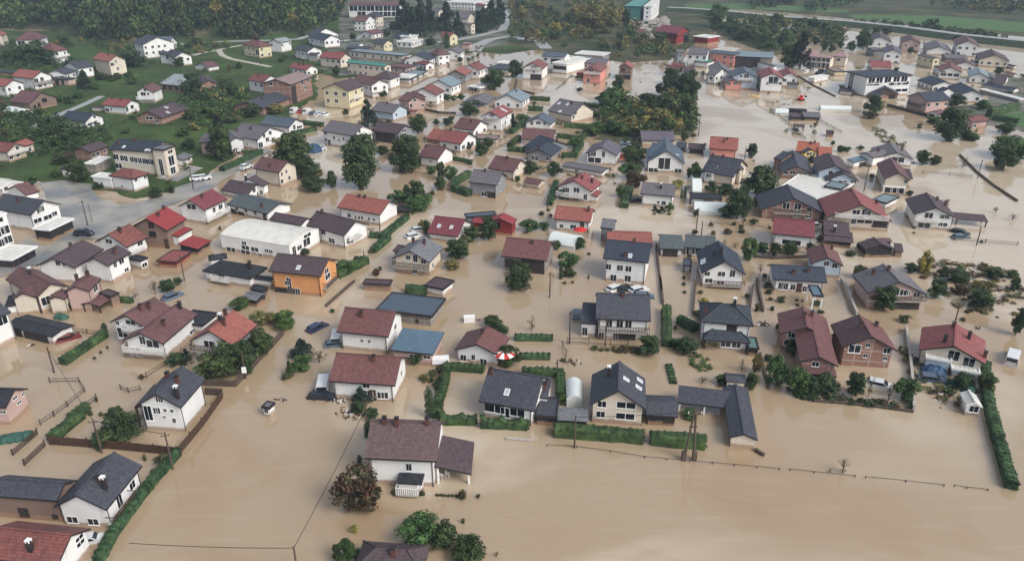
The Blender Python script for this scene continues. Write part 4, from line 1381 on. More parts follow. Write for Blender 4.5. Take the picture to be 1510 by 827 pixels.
EXTRAS = """
T D0 d 735,150,250,190
T D0 s 965,275,90,80 910,335,30,60 858,240,22,50
T D0 t 590,180,60,100
T D1 b 925,590,270,310
T D1 t 970,108,44,85 925,272,36,60
T D1 g 852,850,95,150
T D1 d 795,850,60,120 915,840,70,80
T D1 x 985,250,60,60
T D1 y 897,670,50,60
T D2 g 75,770,230,210
T D2 d 225,785,170,180 360,860,210,140
T D2 s 328,470,56,65 422,460,26,32 331,610,22,36 92,445,50,30 180,447,18,16 200,447,16,16 220,449,18,16 245,451,22,18 269,451,18,16 295,455,20,24
T D2 x 528,810,45,40
T D4 x 165,325,90,115 93,312,30,40
T D1 s 1125,440,40,45
T C0 c 1105,490,50,90
T C0 d 700,827,110,70 1040,510,110,80
T C0 b 840,585,30,38
T C0 s 595,430,16,22 634,402,18,22 560,465,16,24 540,795,34,30 600,798,34,30 630,800,26,26 662,800,34,30 570,715,16,35
T C0 t 622,310,36,55
T C0 x 802,105,50,50 918,90,70,110
T C0 d 1000,75,110,70 1050,30,60,50
T C0 d 432,180,44,58
T C1 d 110,610,280,230 330,470,160,190 260,560,150,220 390,410,70,90
T C1 g 215,180,110,75 490,305,130,130
T C1 o 340,270,120,90 410,260,100,70
T C1 c 590,465,95,120
T C1 g 580,550,130,110
T C1 d 510,560,40,90
T C1 x 685,500,110,110
T C1 s 500,590,70,50
T C1 c 935,740,80,110
T C1 d 910,790,90,70 990,820,90,60
T C1 t 985,900,40,80
T C2 d 660,75,150,150 60,500,130,90
T C2 x 735,305,60,110
T C2 d 505,290,110,90 600,520,150,140 560,330,90,50
T C2 t 135,815,60,160 178,650,34,60
T C2 s 100,600,60,50 160,570,60,50 190,545,50,50 1105,412,44,28 1145,418,34,28 1180,418,30,26 915,480,34,26 930,22,26,14 975,15,20,16 210,795,44,36
T C2 g 915,735,60,70
T C3 d 228,460,145,140 450,450,140,120 380,405,80,60
T C3 d 510,220,50,50 548,240,60,40
T C3 y 555,138,50,34
T C3 o 590,410,110,70
T C3 s 432,30,30,18 436,75,26,16 532,78,34,16 382,290,24,34 807,108,34,42 862,185,42,54 943,120,26,28 955,178,32,32 1010,134,60,30 1130,125,18,18 1098,122,18,18 1102,150,26,18
T C3 d 922,50,46,44 932,82,42,34
T C3 g 975,640,130,200 1090,690,120,190
T C3 d 1165,690,100,130 1070,450,100,110 925,480,50,50
T C3 o 855,550,60,120
T C3 d 660,630,90,80 820,650,80,110
T C3 x 770,540,40,90 540,620,80,60
T C3 g 470,827,90,60
T C3 s 980,285,24,36
T C4 d 60,690,170,150 240,700,130,165
T C4 g 525,725,140,155
T C4 x 430,740,80,140 320,690,50,150
T C4 d 400,195,160,180 710,115,130,130 980,180,170,115 270,55,70,80
T C4 b 850,90,90,80
T C4 s 535,255,74,45 878,240,36,28 905,192,30,24 108,328,16,18 40,198,40,28 15,150,50,40
T C4 d 870,660,130,120 1000,680,110,140 1185,330,70,170
T C4 x 840,750,70,100
T C4 d 1180,70,60,90 850,25,100,50
T C4 o 1010,60,80,40 950,40,60,40
T B0 d 480,260,140,140 370,150,110,65 575,290,54,46 610,285,24,40 925,345,80,70 1010,318,60,54
T B0 b 385,140,110,55
T B0 g 340,225,60,60 190,270,70,60
T B1 d 530,215,230,260 120,135,120,230 620,240,150,140 755,290,70,110 925,300,240,290 1160,200,130,210 650,315,150,75
T B1 o 660,230,90,70
T B1 g 1140,380,110,85
T B1 d 1195,320,40,60
T B1 b 908,718,50,38 1018,805,40,50
T B1 s 985,668,36,30 100,530,20,28 1040,770,26,30 1005,420,24,20
T B1 g 850,800,110,100
T B1 d 600,682,60,34
T B2 d 30,210,150,200 55,390,120,150 440,95,80,80 485,45,60,50 728,205,100,85 870,220,100,95
T B2 g 145,205,56,60 90,150,70,80 60,430,150,90 260,240,70,90
T B2 d 195,300,70,90 205,240,60,110 480,600,110,150 375,610,120,100 120,560,60,90
T B2 d 310,720,170,140
T B2 o 265,770,90,70 90,530,50,60
T B2 s 150,325,40,34 833,420,24,22 845,455,28,24 792,445,40,28 1073,678,24,20 1070,820,16,30
T B2 x 725,495,34,50
T B2 g 720,550,110,60 805,535,64,54
T B2 d 670,830,140,110 880,650,60,60 1020,650,60,80
T B2 g 950,765,115,110
T B2 t 908,820,26,90
T B2 d 955,815,80,44
T B3 d 95,30,60,40 140,80,90,70 130,150,110,110
T B3 g 110,240,120,110 60,340,60,80
T B3 b 150,290,110,120
T B3 g 500,240,60,90
T B3 d 462,230,34,70 500,175,46,46 510,260,50,50
T B3 y 400,290,80,60
T B3 t 418,345,18,50 438,345,24,60
T B3 c 260,418,24,38 300,430,34,40
T B3 g 345,425,50,56
T B3 s 258,440,20,18 347,442,24,20 593,508,32,26 605,560,34,30 690,558,54,20 497,560,36,40 732,505,32,26 771,525,32,30 771,550,44,18 792,480,20,20 826,483,18,20 865,485,18,22 868,388,80,40 942,525,26,22 432,820,20,26 466,692,34,20
T B3 d 860,355,210,210 745,480,150,210 590,315,80,75 675,330,100,70
T B3 d 503,455,40,50
T B3 g 690,460,110,60
T B3 d 830,110,62,90
T B3 g 810,720,95,150
T B3 x 735,640,50,50 880,795,40,80 670,620,40,40
T B3 d 895,680,80,80 965,690,80,90 1050,690,90,100 1175,680,60,80 908,815,34,30
T B4 d 635,150,90,90 710,150,80,60 1110,190,150,170 330,120,50,60
T B4 x 875,170,64,80 1070,435,40,50 780,390,60,50
T B4 x 1168,475,60,50
T B4 s 553,460,20,20 588,550,18,14 590,522,22,16 340,225,26,34 988,606,26,20 215,688,60,44 265,640,36,40 295,652,40,34 155,75,40,44
T B4 d 640,780,60,30
T B4 y 640,790,90,140
T B4 d 265,827,100,90 575,790,90,60 760,820,60,80 850,827,110,64 790,10,100,24 930,10,60,20 1060,827,110,40 1165,820,70,50
T B4 g 190,70,50,34 270,60,40,30
T F0 d 520,650,300,180 560,700,300,130 40,560,150,110 230,470,130,90 580,800,160,90 640,740,120,80
T F0 g 400,680,110,60 530,310,100,60 700,280,110,70
T F0 c 765,190,80,150
T F0 d 900,120,110,60 1040,110,90,60 370,440,80,80
T F1 d 215,260,180,200 520,260,180,120 300,330,160,100 180,740,140,110 180,470,120,100
T F1 g 340,470,170,130 210,470,120,100 120,620,130,90 400,380,140,80
T F1 o 560,500,130,60 210,560,90,70
T F1 d 740,450,180,100
T F1 o 950,420,140,50
T F1 C 470,810,150,360
T F1 o 1080,810,300,200
T E0 d 330,600,330,150 1200,610,240,170 100,560,160,90 560,400,120,60
T E0 g 620,420,80,60 1180,760,90,80
T E0 c 765,790,80,150
T E1 b 770,370,90,60
T E1 d 240,430,130,80 90,600,110,90 250,760,160,110 1490,680,70,90
T E1 x 530,660,90,110 810,590,30,60
T E2 c 600,280,150,290 720,330,140,320 800,260,110,240 660,300,110,200 960,280,140,230 1060,330,90,200 1240,300,80,180 1290,290,90,200 1360,270,110,240 1430,230,100,240
T E2 t 960,440,60,120
T E2 d 820,410,110,60 480,260,60,60
T F2 D 1380,210,220,190
T F2 c 258,530,130,225
T F2 d 705,600,170,180 180,830,330,160 610,830,260,230 390,780,120,80 1165,440,180,100 1230,370,110,60
T F2 d 960,300,90,60 1080,290,80,50 965,520,100,50 1265,790,120,120 1330,710,110,90 390,265,90,50
T F2 g 870,510,70,50
T F3 c 40,570,50,150
T F3 g 110,480,100,60 580,720,130,80
T F3 d 60,540,70,60 890,300,80,120 830,320,120,90 970,220,100,150
T F3 g 880,420,170,220 1040,440,140,130 740,620,130,100 800,590,150,110
T F3 d 1060,330,80,80 1340,240,80,100 1430,280,160,190 1240,400,240,130 1400,400,220,150 1150,470,100,60 920,590,150,130
T F3 o 1080,610,240,170 1310,520,220,100 1430,540,160,80
T F3 g 1000,620,180,120
T F3 d 1150,840,150,100
T F3 s 635,215,60,40 615,595,50,30
T E3 d 60,700,140,160 1440,760,180,150
T E3 o 620,250,160,200 740,280,220,250 870,310,220,220 950,230,170,170
T E3 d 420,360,120,80 540,280,110,160 1050,260,90,170 1340,420,170,130 120,120,150,110 1020,420,110,110
T E3 y 420,290,120,90
T E3 o 110,170,130,110 300,120,140,90 840,110,120,100
T F4 d 60,500,200,230 80,300,200,270 50,660,70,90
T F4 d 650,800,90,120
T F4 s 130,620,50,40
T F4 d 1445,760,70,70 1375,690,40,40
T E4 d 330,250,150,150 870,270,150,140 480,250,110,90 570,300,100,100 420,290,110,80 650,230,80,80 750,250,90,90
T E4 g 340,180,200,120 950,420,160,150 700,370,200,60 820,440,110,70
T E4 C 1080,620,130,300
T E4 d 980,610,230,220 1300,460,70,90 1365,470,70,70 1220,400,80,70 1440,430,60,60 860,310,80,60
T E4 d 500,330,160,50 600,370,200,50 760,410,150,50
T E4 d 1110,250,130,80 1200,290,170,90 1300,320,170,90 1400,330,140,80
T E5 d 140,450,150,180 25,460,80,90 240,330,90,90 340,320,110,70 725,240,80,70 790,210,50,40 1490,390,60,40 1340,660,90,60 1170,570,100,50
T F5 d 215,420,170,170 885,660,300,300 1400,600,160,110 960,350,160,80
T F5 g 1110,660,100,80 1060,640,100,90 760,510,120,70 1430,830,330,180 1200,380,130,80
T F5 o 1040,620,90,60
T F5 s 640,545,50,50 190,460,130,40
h C0 1.3,1.3 long narrow clipped hedge beside the flooded lane|375,495 620,330
h D0 1.0,1.1 straight green hedge running up from the bottom edge|585,840 680,665 770,545 830,462 950,315 1050,205
h D0 1.4,1.2 short thick hedge meeting the dark board fence|312,120 480,-18
h C0 1.4,1.2 short slanting hedge near the wire fence|430,827 512,760
h C0 1,1 dark hedge strip behind the maroon roofed house|700,120 780,130
h C2 1.1,1.0 tall clipped hedge ending square beside bare stalks|640,345 855,350
h C2 1.1,.9 lumpy hedge behind the red parasol house|670,455 838,458
h C2 1.2,1.1 long hedge along the back of the pink roofed house|235,520 450,535
h C2 1.2,1.2 hedge running toward the camera left of skylight house|235,525 225,610 190,720 175,810
h C2 1.2,1.2 hedge corner left of the tunnel tent|690,550 905,560 905,690
h C2 1.6,1.6 hedge beside the flat brown garage roof|0,70 118,78
h C2 1.0,1.7 scalloped hedge with wavy top left of the gap|200,840 405,842
h D2 1.0,1.7 scalloped hedge with wavy top right of the gap|440,36 710,48
h D2 1.8,1.5 broad clipped hedge in front of the steep gabled house|872,78 1390,118
h D3 1.8,1.5 broad clipped hedge beside the crossed timber pole|238,125 552,152
h C3 1.5,1.5 bright green hedge running away from camera|330,390 328,185
h C3 1.6,1.5 dark rounded hedge beside the black complex villa|405,250 500,300
h C3 1,.4 low strip of green plants in the flooded garden|372,605 345,505
h D4 1.3,1.3 tall slanting hedge at the right edge|1160,405 1080,130 1030,-60 1010,-180 1005,-310
h B1 1.5,1.2 upper piece of the hedge along the centre lane|1055,580 1199,462
h B1 1.5,1.2 lower bent piece of the hedge along the centre lane|1000,662 1085,590 1050,575 990,570
h B1 1.8,1.5 hedge behind the orange house balcony|780,815 955,722
h B1 1.5,1.5 hedge along the parked white car street|110,185 340,82
h B2 1.8,1.8 curved hedge around the light grey house|370,330 280,300 285,260 365,215
h B2 2,2 hedge along the lane left of the crimson roof|10,435 130,355
h B2 1.2,1 brownish hedge behind the lane corner|245,110 375,135 370,145
h B2 1.4,1.2 hedge corner above the tan roofed house|600,60 690,72
h B2 1.4,1.4 hedge left of the red gabled balcony house|840,385 880,265
h B2 1.4,1.4 hedge corner beside the violet grey roof|915,100 980,100 1028,35
h B3 1.8,1.4 green hedge at the end of the garden path|80,400 112,300
h F1 1.6,1.4 street hedge below the parked cars|1190,505 1362,525
h F1 1.4,1.4 hedge in front of the grey roof row|1100,605 1300,560
h F1 1.4,1.4 hedge in front of the balcony row|670,780 820,765
h F0 1.6,1.4 dark hedge beside the grass road|150,560 330,575
h F0 1.6,1.4 hedge behind the navy roofed house|880,570 1010,510
h F3 2,1.6 upper hedge left of the patched roof house|180,285 360,300
h F3 2,1.6 lower hedge left of the patched roof house|180,380 300,385
h F3 2,1.6 upper hedge right of the patched roof house|620,340 800,360
h F3 2,1.6 middle hedge right of the patched roof house|620,415 800,440
h F3 2,1.6 hedge below the patched roof house|500,530 720,545
h F3 1.6,1.4 hedge around the flooded square garden|440,620 650,650 700,560
h F3 1.6,1.4 diagonal hedge left of the timber villa|10,710 90,640
h F3 1.6,1.4 hedge behind the maroon cottage roof|0,740 130,750
h F3 1.6,1.4 diagonal hedge above the brick brown roof|20,590 170,470
h F3 1.6,1.4 hedge in front of the parked cars, upper right|1010,750 1240,762
h F3 1.6,1.4 hedge right of the timber villa|580,800 640,690
h F5 2,2 hedge beside the green sports lawn|1290,465 1509,500
h F5 2,3 long dark evergreen screen at far right|1250,440 1509,380
h F2 1.4,1.6 dark hedge right of the half orange roof|1140,690 1250,690
f D0 b 1.3 dark brown board fence around the flooded garden|290,140 640,165 1050,205
f D0 b 1.2 dark timber wall rising beside the tall white house|1055,205 1199,30 1315,-135
f C1 w 1 low dark wall closing the empty plot|115,675 15,668
f D0 l .9 dark lattice fence above the cut off wing roof|148,265 270,150
f D0 l .9 dark boat rack fence beside the lane|80,205 225,80
f C0 r .8 curved wire fence with leaning posts|295,600 470,598 502,655 400,740 320,800 240,850
f C0 r .8 wire fence right of the garage|425,300 605,322
f C0 r .9 slender fence below the balustraded house|865,572 1010,480 1130,380
f C0 r .8 short broken fence with one thick post|712,640 760,660 830,645
f C0 r .9 short pale fence beside the lane hedge|512,750 572,700
f C1 w .8 wall beneath the dark garden trees|0,615 190,622 250,560 410,385 470,320
f C1 w .4 long dark kerb wall beside the lane|722,155 890,8
f B3 w .5 dark garden wall left of the garage pair|300,900 270,620
f C3 w .6 dark stone wall leading to the black villa|900,185 862,0
f C3 w .5 short dark wall left of the stone wall|822,165 840,35
f C3 w .5 dark garden wall left of the hedge tip|310,140 293,-10
f C3 w .5 dark wall left of the black complex villa|486,195 500,25
f C3 w .3 dark wall between orchard and open floodwater|935,640 880,430
f C4 p .9 long pale concrete wall left of the red house|585,770 572,560 540,290
f C4 p .9 long pale concrete wall behind the brick house|250,210 160,0
f C4 w .25 low dark fence below the garden trees|0,712 150,722 370,745 585,775
f D2 r .3 dark fence rail along the open field|825,150 1000,160 1199,186 1400,220 1800,255 2195,290
f D3 r .28 drowned fence rail left of the bare bush|1060,292 1199,308 1440,332
f D4 r .3 drowned fence rail right of the bare bush|305,338 540,362 765,386
f D4 r .28 last short piece of drowned fence rail|828,388 900,400 1025,412
f D2 p .15 white rail above the open water|585,108 740,122
f B4 w .4 long dark bank wall crossing the water at right|860,90 960,190 1060,270 1199,362
f F4 r .8 wire fence across the flood plain|815,370 930,460 1040,560 1130,640
f F4 r .8 double wire fence right of the floating sheds|1220,450 1320,510 1450,580
f F4 w .4 dark fence beside the flooded road, upper right|1060,75 1200,160 1400,260
f F5 w 1 garden wall below the pink walled navy house|350,345 560,400 720,440
f C2 r 1.2 pole fence left of the white shuttered house|945,372 1199,385 1300,392
f C2 r 1 bent fence beside debris in the centre|915,390 940,440 935,480
f D3 w .3 short landing wall beside the court wing|850,175 905,210
p C0 320,540,150 wooden pole beside the triple garage
p D0 1020,285,215 wooden pole at the long hedge
p D0 600,190,200 wooden pole rising from the board fence
p C1 250,575,160 pale pole with a box in the garden corner
p C1 962,830,110 short pole in front of the black car house
p D1 556,900,160 dark pole cut by the bottom edge
p B0 518,503,150 tall pole on the wet car park
p B0 545,485,110 thin lamp post on the wet car park
p B0 1140,290,140 pole at the street beside the square tan tower
p B0 1088,827,150 pole right of the red pavilion
p C2 958,370,190 pole left of the white shuttered house
p C2 1168,390,190 pole in front of the white shuttered house
p D2 987,160,190 dark pole in front of the broad hedge
p C2 842,98,150 pole right of the dark round tree, centre
p B3 505,540,140 pole standing in water between shrubs
p B3 535,570,90 leaning bare pole between shrubs
p B3 792,115,80 thin pole beside the lone round tree
p B4 295,300,160 pole behind the red gable balcony house
p B4 965,225,110 pole beside the long bank wall
p B4 958,620,110 pole below the double carport
p C4 832,245,110 leaning pole behind the white and beige red roofed house
p C2 885,545,80 short post left of the tunnel tent hedge
p B2 828,395,60 pole left of the balcony house
p F4 180,610,180 pole beside the flood plain, upper right
p F4 590,820,120 pole beside the lone tree
p B1 948,705,50 gate post by the flooded lane
p B1 1042,550,60 pole at the lane hedge corner
c D0 505,690 560,680 wh car tiny white car squeezed at the red tiled gable
c C0 370,335 425,320 mr car maroon car beside the triple garage
c C0 985,95 1050,70 gb car grey blue car half under bushes at the lane
c C1 650,275 690,255 db car dark blue car drifting in the lane
c C1 785,345 792,310 wh van white and green van at the maroon roofed house
c C1 760,365 808,360 gb car dark grey car tucked behind the white van
c C1 635,665 760,672 bk car black car parked before the plain maroon roofed house
c C1 706,618 712,588 wh van white van beside the plain maroon roofed house
c C2 1003,205 1005,170 gb car blue grey car left of the white shuttered house
c C3 5,45 55,25 wh car silver car, leftmost of the four parked behind the black roof
c C3 65,45 130,30 bk car black car, second of the four parked behind the black roof
c C3 140,50 195,38 wh car white car, third of the four parked behind the black roof
c C3 160,78 235,82 gb car pale blue car, rightmost of the four parked behind the black roof
c C4 345,590 440,612 wh car white car with black roof under water near the brick house
c C4 655,560 750,575 gb car dark blue car in front of the terraced beige house
c C4 1168,468 1178,430 wh van white van at the far right edge
c B4 838,565 898,560 gb car blue grey car nearer the modern double carport house
c B4 845,530 885,540 bk car black car closer under the modern double carport
c B4 0,495 28,495 wh car white car between slate house and crimson barn
c B0 455,550 535,550 bk car black car on the wet street by the terrace annex
c B0 1135,230 1199,225 wh car white car parked beside the square tan tower
c B1 225,170 275,150 wh car white estate car on the flooded street corner
c B1 -10,225 15,222 wh car white car at the driveway end
c B2 55,520 95,515 wh car white car, farther of two left of the crimson roof
c B2 20,560 62,550 wh car white car, nearer of two left of the crimson roof
c B3 128,350 158,345 bk car small black car left of the white box like house
c B3 75,25 120,20 gb car dark car, left of two behind the hedge
c B3 105,45 165,40 lb car pale blue car, right of two behind the hedge
c F1 1060,410 1160,360 wh van white van, left of the two parked vans
c F1 1145,405 1180,370 rd car red car between the two white vans
c F1 1180,415 1270,370 wh van white van, right of the two parked vans
c F1 1250,415 1300,390 gb car grey blue car right of the white vans
c F1 1295,420 1350,400 wh car white car, left of two at the row end
c F1 1355,425 1415,405 wh car white car, right of two at the row end
c F1 1300,720 1380,715 wh car white car beside the blue tarpaulin
c F0 65,490 125,500 wh car white car on the path by the tunnel
c F3 1020,670 1090,665 wh car silver car behind the upper right hedge
c F3 1080,710 1160,705 wh car pale car in front of the silver one
c F3 985,785 1050,790 rd car red car right of the violet roofed house
c E3 85,350 120,352 wh car white car on the curved road, left one
c E3 200,365 240,368 wh car white car on the curved road, right one
c E4 1110,630 1170,620 wh car white car, first of the row before the school
c E4 1195,630 1235,620 wh car white car, second of the row before the school
c E4 1250,635 1300,628 bk car dark car, third of the row before the school
c E4 1310,640 1345,632 lb car pale blue car, last of the row before the school
c E4 1235,655 1270,650 bk car dark car in front of the school row
T E0 d 260,560,90,70 620,680,70,60 1150,700,80,60 950,720,70,50
T E0 o 500,430,90,70 1010,440,80,60
T F0 d 620,330,90,70 1180,470,60,40 1000,130,80,60 100,460,90,70
T F0 g 850,200,90,70 1120,590,80,50
T E1 d 620,620,60,60 1000,560,60,50 1180,330,80,60
T F2 d 60,420,60,50 440,520,60,60 1000,480,60,50 1150,520,60,50
T F2 g 600,430,70,60 1020,300,60,50
T E2 d 130,360,80,60 430,330,70,60 850,560,60,50 1080,560,60,50 560,420,80,60
T E5 d 560,480,60,60 720,560,60,50 1050,620,60,60 430,640,50,40 1300,560,70,60 980,530,50,40
T B3 d 250,150,60,50 1180,140,50,50 840,500,34,40
T B4 d 340,440,40,40 30,600,40,40 560,330,40,36
T B2 d 360,60,50,50 650,250,40,40 905,350,44,60
T C1 g 760,190,30,26
f F2 r 1 street fence below the big white red roofed house|1190,650 1440,660 1509,600
f F2 w .7 pale yard wall across the brown water, top centre|760,380 900,410 1040,415
f F3 w .6 low wall around the flooded yard left of the open road|80,110 60,200 230,240
f F3 r .8 wire fence beside the pink house, upper centre|560,70 480,160 420,200
f B3 r .8 wire fence across the water right of centre|590,490 780,505 930,515
f B3 w .5 low wall behind the small orchard trees|840,690 960,700 1199,690
f B4 r .8 wire fence in the open water at right|640,195 800,205 930,218
f B4 r .8 wire fence below the double carport|830,590 1010,605 1199,620
f B2 r .8 wire fence beside the maroon roofed farm building|830,440 835,560
"""
# ------------------------------------------------------------------ vegetation prototypes (height 1, width 1, base at z 0)
def leaf_quads(rng, centers, rad, n, size, mats):
    """numpy: n leaf quads on and in the given clumps"""
    ci = rng.integers(0, len(centers), n); d = rng.normal(size=(n, 3)); d /= np.linalg.norm(d, axis=1)[:, None]
    rr = rad[ci]*(rng.random(n)**.35); c = centers[ci]+d*rr[:, None]*np.array([1, 1, .85])
    nrm = d+rng.normal(size=(n, 3))*.55; nrm /= np.linalg.norm(nrm, axis=1)[:, None]
    a = np.cross(nrm, rng.normal(size=(n, 3))); a /= np.linalg.norm(a, axis=1)[:, None]; b = np.cross(nrm, a)
    s = size*(.6+.8*rng.random(n))[:, None]
    q = np.stack([c-a*s-b*s*.6, c+a*s-b*s*.5, c+a*s*.7+b*s*.7, c-a*s*.8+b*s*.6], 1)
    cl = rng.integers(0, len(mats), len(centers)); mi = np.where(rng.random(n) < .65, cl[ci], rng.integers(0, len(mats), n))
    return q, mi
def quad_mesh(name, q, mi, mats):
    n = len(q); me = bpy.data.meshes.new(name); me.vertices.add(n*4); me.vertices.foreach_set('co', q.reshape(-1).astype('f'))
    me.loops.add(n*4); me.loops.foreach_set('vertex_index', np.arange(n*4, dtype='i'))
    me.polygons.add(n); me.polygons.foreach_set('loop_start', np.arange(0, n*4, 4, dtype='i')); me.polygons.foreach_set('loop_total', np.full(n, 4, 'i'))
    for m in mats: me.materials.append(m)
    me.polygons.foreach_set('material_index', mi.astype('i')); me.update(calc_edges=True); return me
def crown_pts(kind, rng):
    if kind in 'c' or kind == 'C':
        C = []; r = []
        for i in range(46):
            z = .04+.93*(i/46); w_ = .46*(1-z)**.85+.02; th = rng.random()*6.28; k = rng.random()**.5
            C.append((math.cos(th)*w_*k, math.sin(th)*w_*k, z)); r.append(.05+.13*(1-z))
        return np.array(C), np.array(r)
    if kind == 't':
        C = [(rng.normal()*.05, rng.normal()*.05, z) for z in np.linspace(.06, .94, 14)]
        return np.array(C), np.array([.40*(1-abs(c[2]-.4)**2.2*1.5)+.02 for c in C])
    if kind == 's':
        C = rng.normal(size=(9, 3)); C /= np.linalg.norm(C, axis=1)[:, None]; C *= .24; C[:, 2] = C[:, 2]*1.2+.46
        return C, np.full(9, .27)
    n = 34 if kind != 'x' else 16
    C = rng.normal(size=(n, 3)); C /= np.linalg.norm(C, axis=1)[:, None]
    k = .36*(rng.random(n)**.3)[:, None]; C = C*k; C[:, 2] = C[:, 2]*1.12+.47
    C[:, 0] *= 1+rng.normal()*.08
    r = .11+.08*rng.random(n)
    if kind == 'x': r *= .8
    return C, r
NL = dict(d=4200, g=4200, o=3800, y=3400, b=4000, c=3200, t=1500, s=420, x=260, C=3200)
SZ = dict(d=.025, g=.025, o=.025, y=.025, b=.024, c=.024, t=.032, s=.06, x=.02, C=.022)
PROTO = {}
def trunk_mesh(rng, kind, C):
    b = MB(); hgt = .55 if kind not in 'cCt' else .9
    b.tube((0, 0, -.08), (0, 0, hgt*.6), .035 if kind != 't' else .05, .022, 7); b.tube((0, 0, hgt*.6), (.01, .01, hgt), .022, .008, 6)
    if kind not in 'cCts':
        for i in range(7 if kind != 'x' else 12):
            c = C[i % len(C)]; z0 = .12+.28*rng.random(); b.tube((0, 0, z0), (c[0]*.9, c[1]*.9, c[2]), .016, .004, 4)
            if kind == 'x':
                for _ in range(2): b.tube((c[0]*.5, c[1]*.5, z0+(c[2]-z0)*.55), (c[0]+rng.normal()*.12, c[1]+rng.normal()*.12, c[2]+.12*rng.random()), .007, .002, 3)
    return b.mesh('trunk', [m_bark])
for k in NL:
    PROTO[k] = []
    for v in range(3):
        rng = np.random.default_rng(ord(k)*10+v); C, r = crown_pts(k, rng)
        q, mi = leaf_quads(rng, C, r, NL[k], SZ[k], LM[k])
        if k in 'dgoyb':   # stray outer sprigs break the outline
            q2, m2 = leaf_quads(rng, C*np.array([1.22, 1.22, 1.1])-np.array([0, 0, .05]), r*.9, 260, SZ[k]*.9, LM[k]); q = np.concatenate([q, q2]); mi = np.concatenate([mi, m2])
        zmin = .01; q[:, :, 2] = np.maximum(q[:, :, 2], zmin)
        PROTO[k].append((quad_mesh('crown', q, mi, LM[k]), trunk_mesh(rng, k, C)))
KW = dict(d=('dark green round tree', 'tree'), g=('green leafy tree', 'tree'), o=('olive green tree', 'tree'), y=('yellow green tree', 'tree'),
          b=('brown autumn tree', 'tree'), c=('dark conifer', 'conifer'), t=('slim columnar cypress', 'cypress'), s=('low round bush', 'bush'),
          x=('thin bare tree', 'tree'), C=('tall dark spruce', 'conifer'))
def region(x, y):
    v = 'upper' if y < 260 else ('lower' if y > 520 else 'middle'); h = 'left' if x < 500 else ('right' if x > 1010 else 'centre')
    return v+' '+h
def short(core):
    c = core.split(' and ')[0]; ws = c.split(); drop = {'with', 'in', 'of', 'under', 'on', 'cut', 'by', 'beside'}
    ws = ws[:8]
    while len(ws) > 2 and ws[-1] in drop or len(ws) > 2 and ws[-1] in ('the', 'a', 'tall', 'dark', 'small', 'two', 'long', 'its', 'low', 'grey', 'black', 'wide', 'pale', 'single', 'white', 'plain'): ws.pop()
    return ' '.join(ws)
AUTO = []   # (object, text, x, y)
def relate(px, py):
    best = min(ANCH, key=lambda a: (a[0]-px)**2+((a[1]-py)*1.3)**2); dx, dy = px-best[0], py-best[1]
    rel = ('left of' if dx < 0 else 'right of') if abs(dx) > abs(dy)*1.1 else ('behind' if dy < 0 else 'in front of')
    return '%s the %s, %s' % (rel, short(best[2]), region(px, py))
def tree(t, kind, x, y, w_, h_):
    if kind == 'D': kind = 'd'
    q = tp(t, x, y); g = at(q); s = ppm(g); sc_ = TILE[t][2]
    W = max(.5, w_/sc_/s); dep = math.atan2(CZ, math.hypot(g.x, g.y)); H = (h_/sc_/s-.5*W*math.sin(dep))/math.cos(dep)
    H = max(H, .62*W if kind not in 't' else W*1.2)
    fwd = Vector((g.x, g.y, 0)).normalized(); c = g+fwd*W*.38
    pm = random.choice(PROTO[kind]); k2 = KW[kind]
    if kind in 'cC': W *= 1.45
    big = 'large ' if W > 9 else ('small ' if W < 3.5 and kind not in 'st' else '')
    nm = {'tree': 'tree', 'conifer': 'conifer', 'cypress': 'cypress', 'bush': 'bush'}[k2[1]]
    if kind == 'x': nm = 'bare_tree'
    rz = random.random()*6.28
    if kind == 's':
        o = bpy.data.objects.new(nm, pm[0]); COL.objects.link(o); o.location = (c.x, c.y, -.05); o.rotation_euler = (0, 0, rz); o.scale = (W*1.15, W*1.15, H*1.1)
        tag(o, None, 'bush', 'bushes in the flooded gardens')
    else:
        o = empty(nm, (c.x, c.y, 0), rz, None, k2[1], 'trees of the flooded town')
        a = bpy.data.objects.new('crown', pm[0]); b = bpy.data.objects.new('trunk', pm[1])
        for z in (a, b): COL.objects.link(z); z.parent = o; z.scale = (W*1.22, W*1.22, H*1.1)
    AUTO.append((o, big+k2[0], q[0], q[1]))
def finish_labels():
    G = {}
    for o, txt, x, y in AUTO: G.setdefault(txt+' '+relate(x, y), []).append((x, y, o, txt))
    for lab, L_ in G.items():
        L_.sort(key=lambda e: (e[0], e[1]))
        n = len(L_); words = ['second', 'third', 'fourth', 'fifth', 'sixth', 'seventh', 'eighth']
        for i, (x, y, o, txt) in enumerate(L_):
            base = lab
            if n > 1:
                od = 'leftmost' if i == 0 else ('rightmost' if i == n-1 else words[i-1]+' from left')
                base = lab.rsplit(',', 1)[0]+', '+od
            w_ = base.split(); o['label'] = ' '.join(w_[:16])
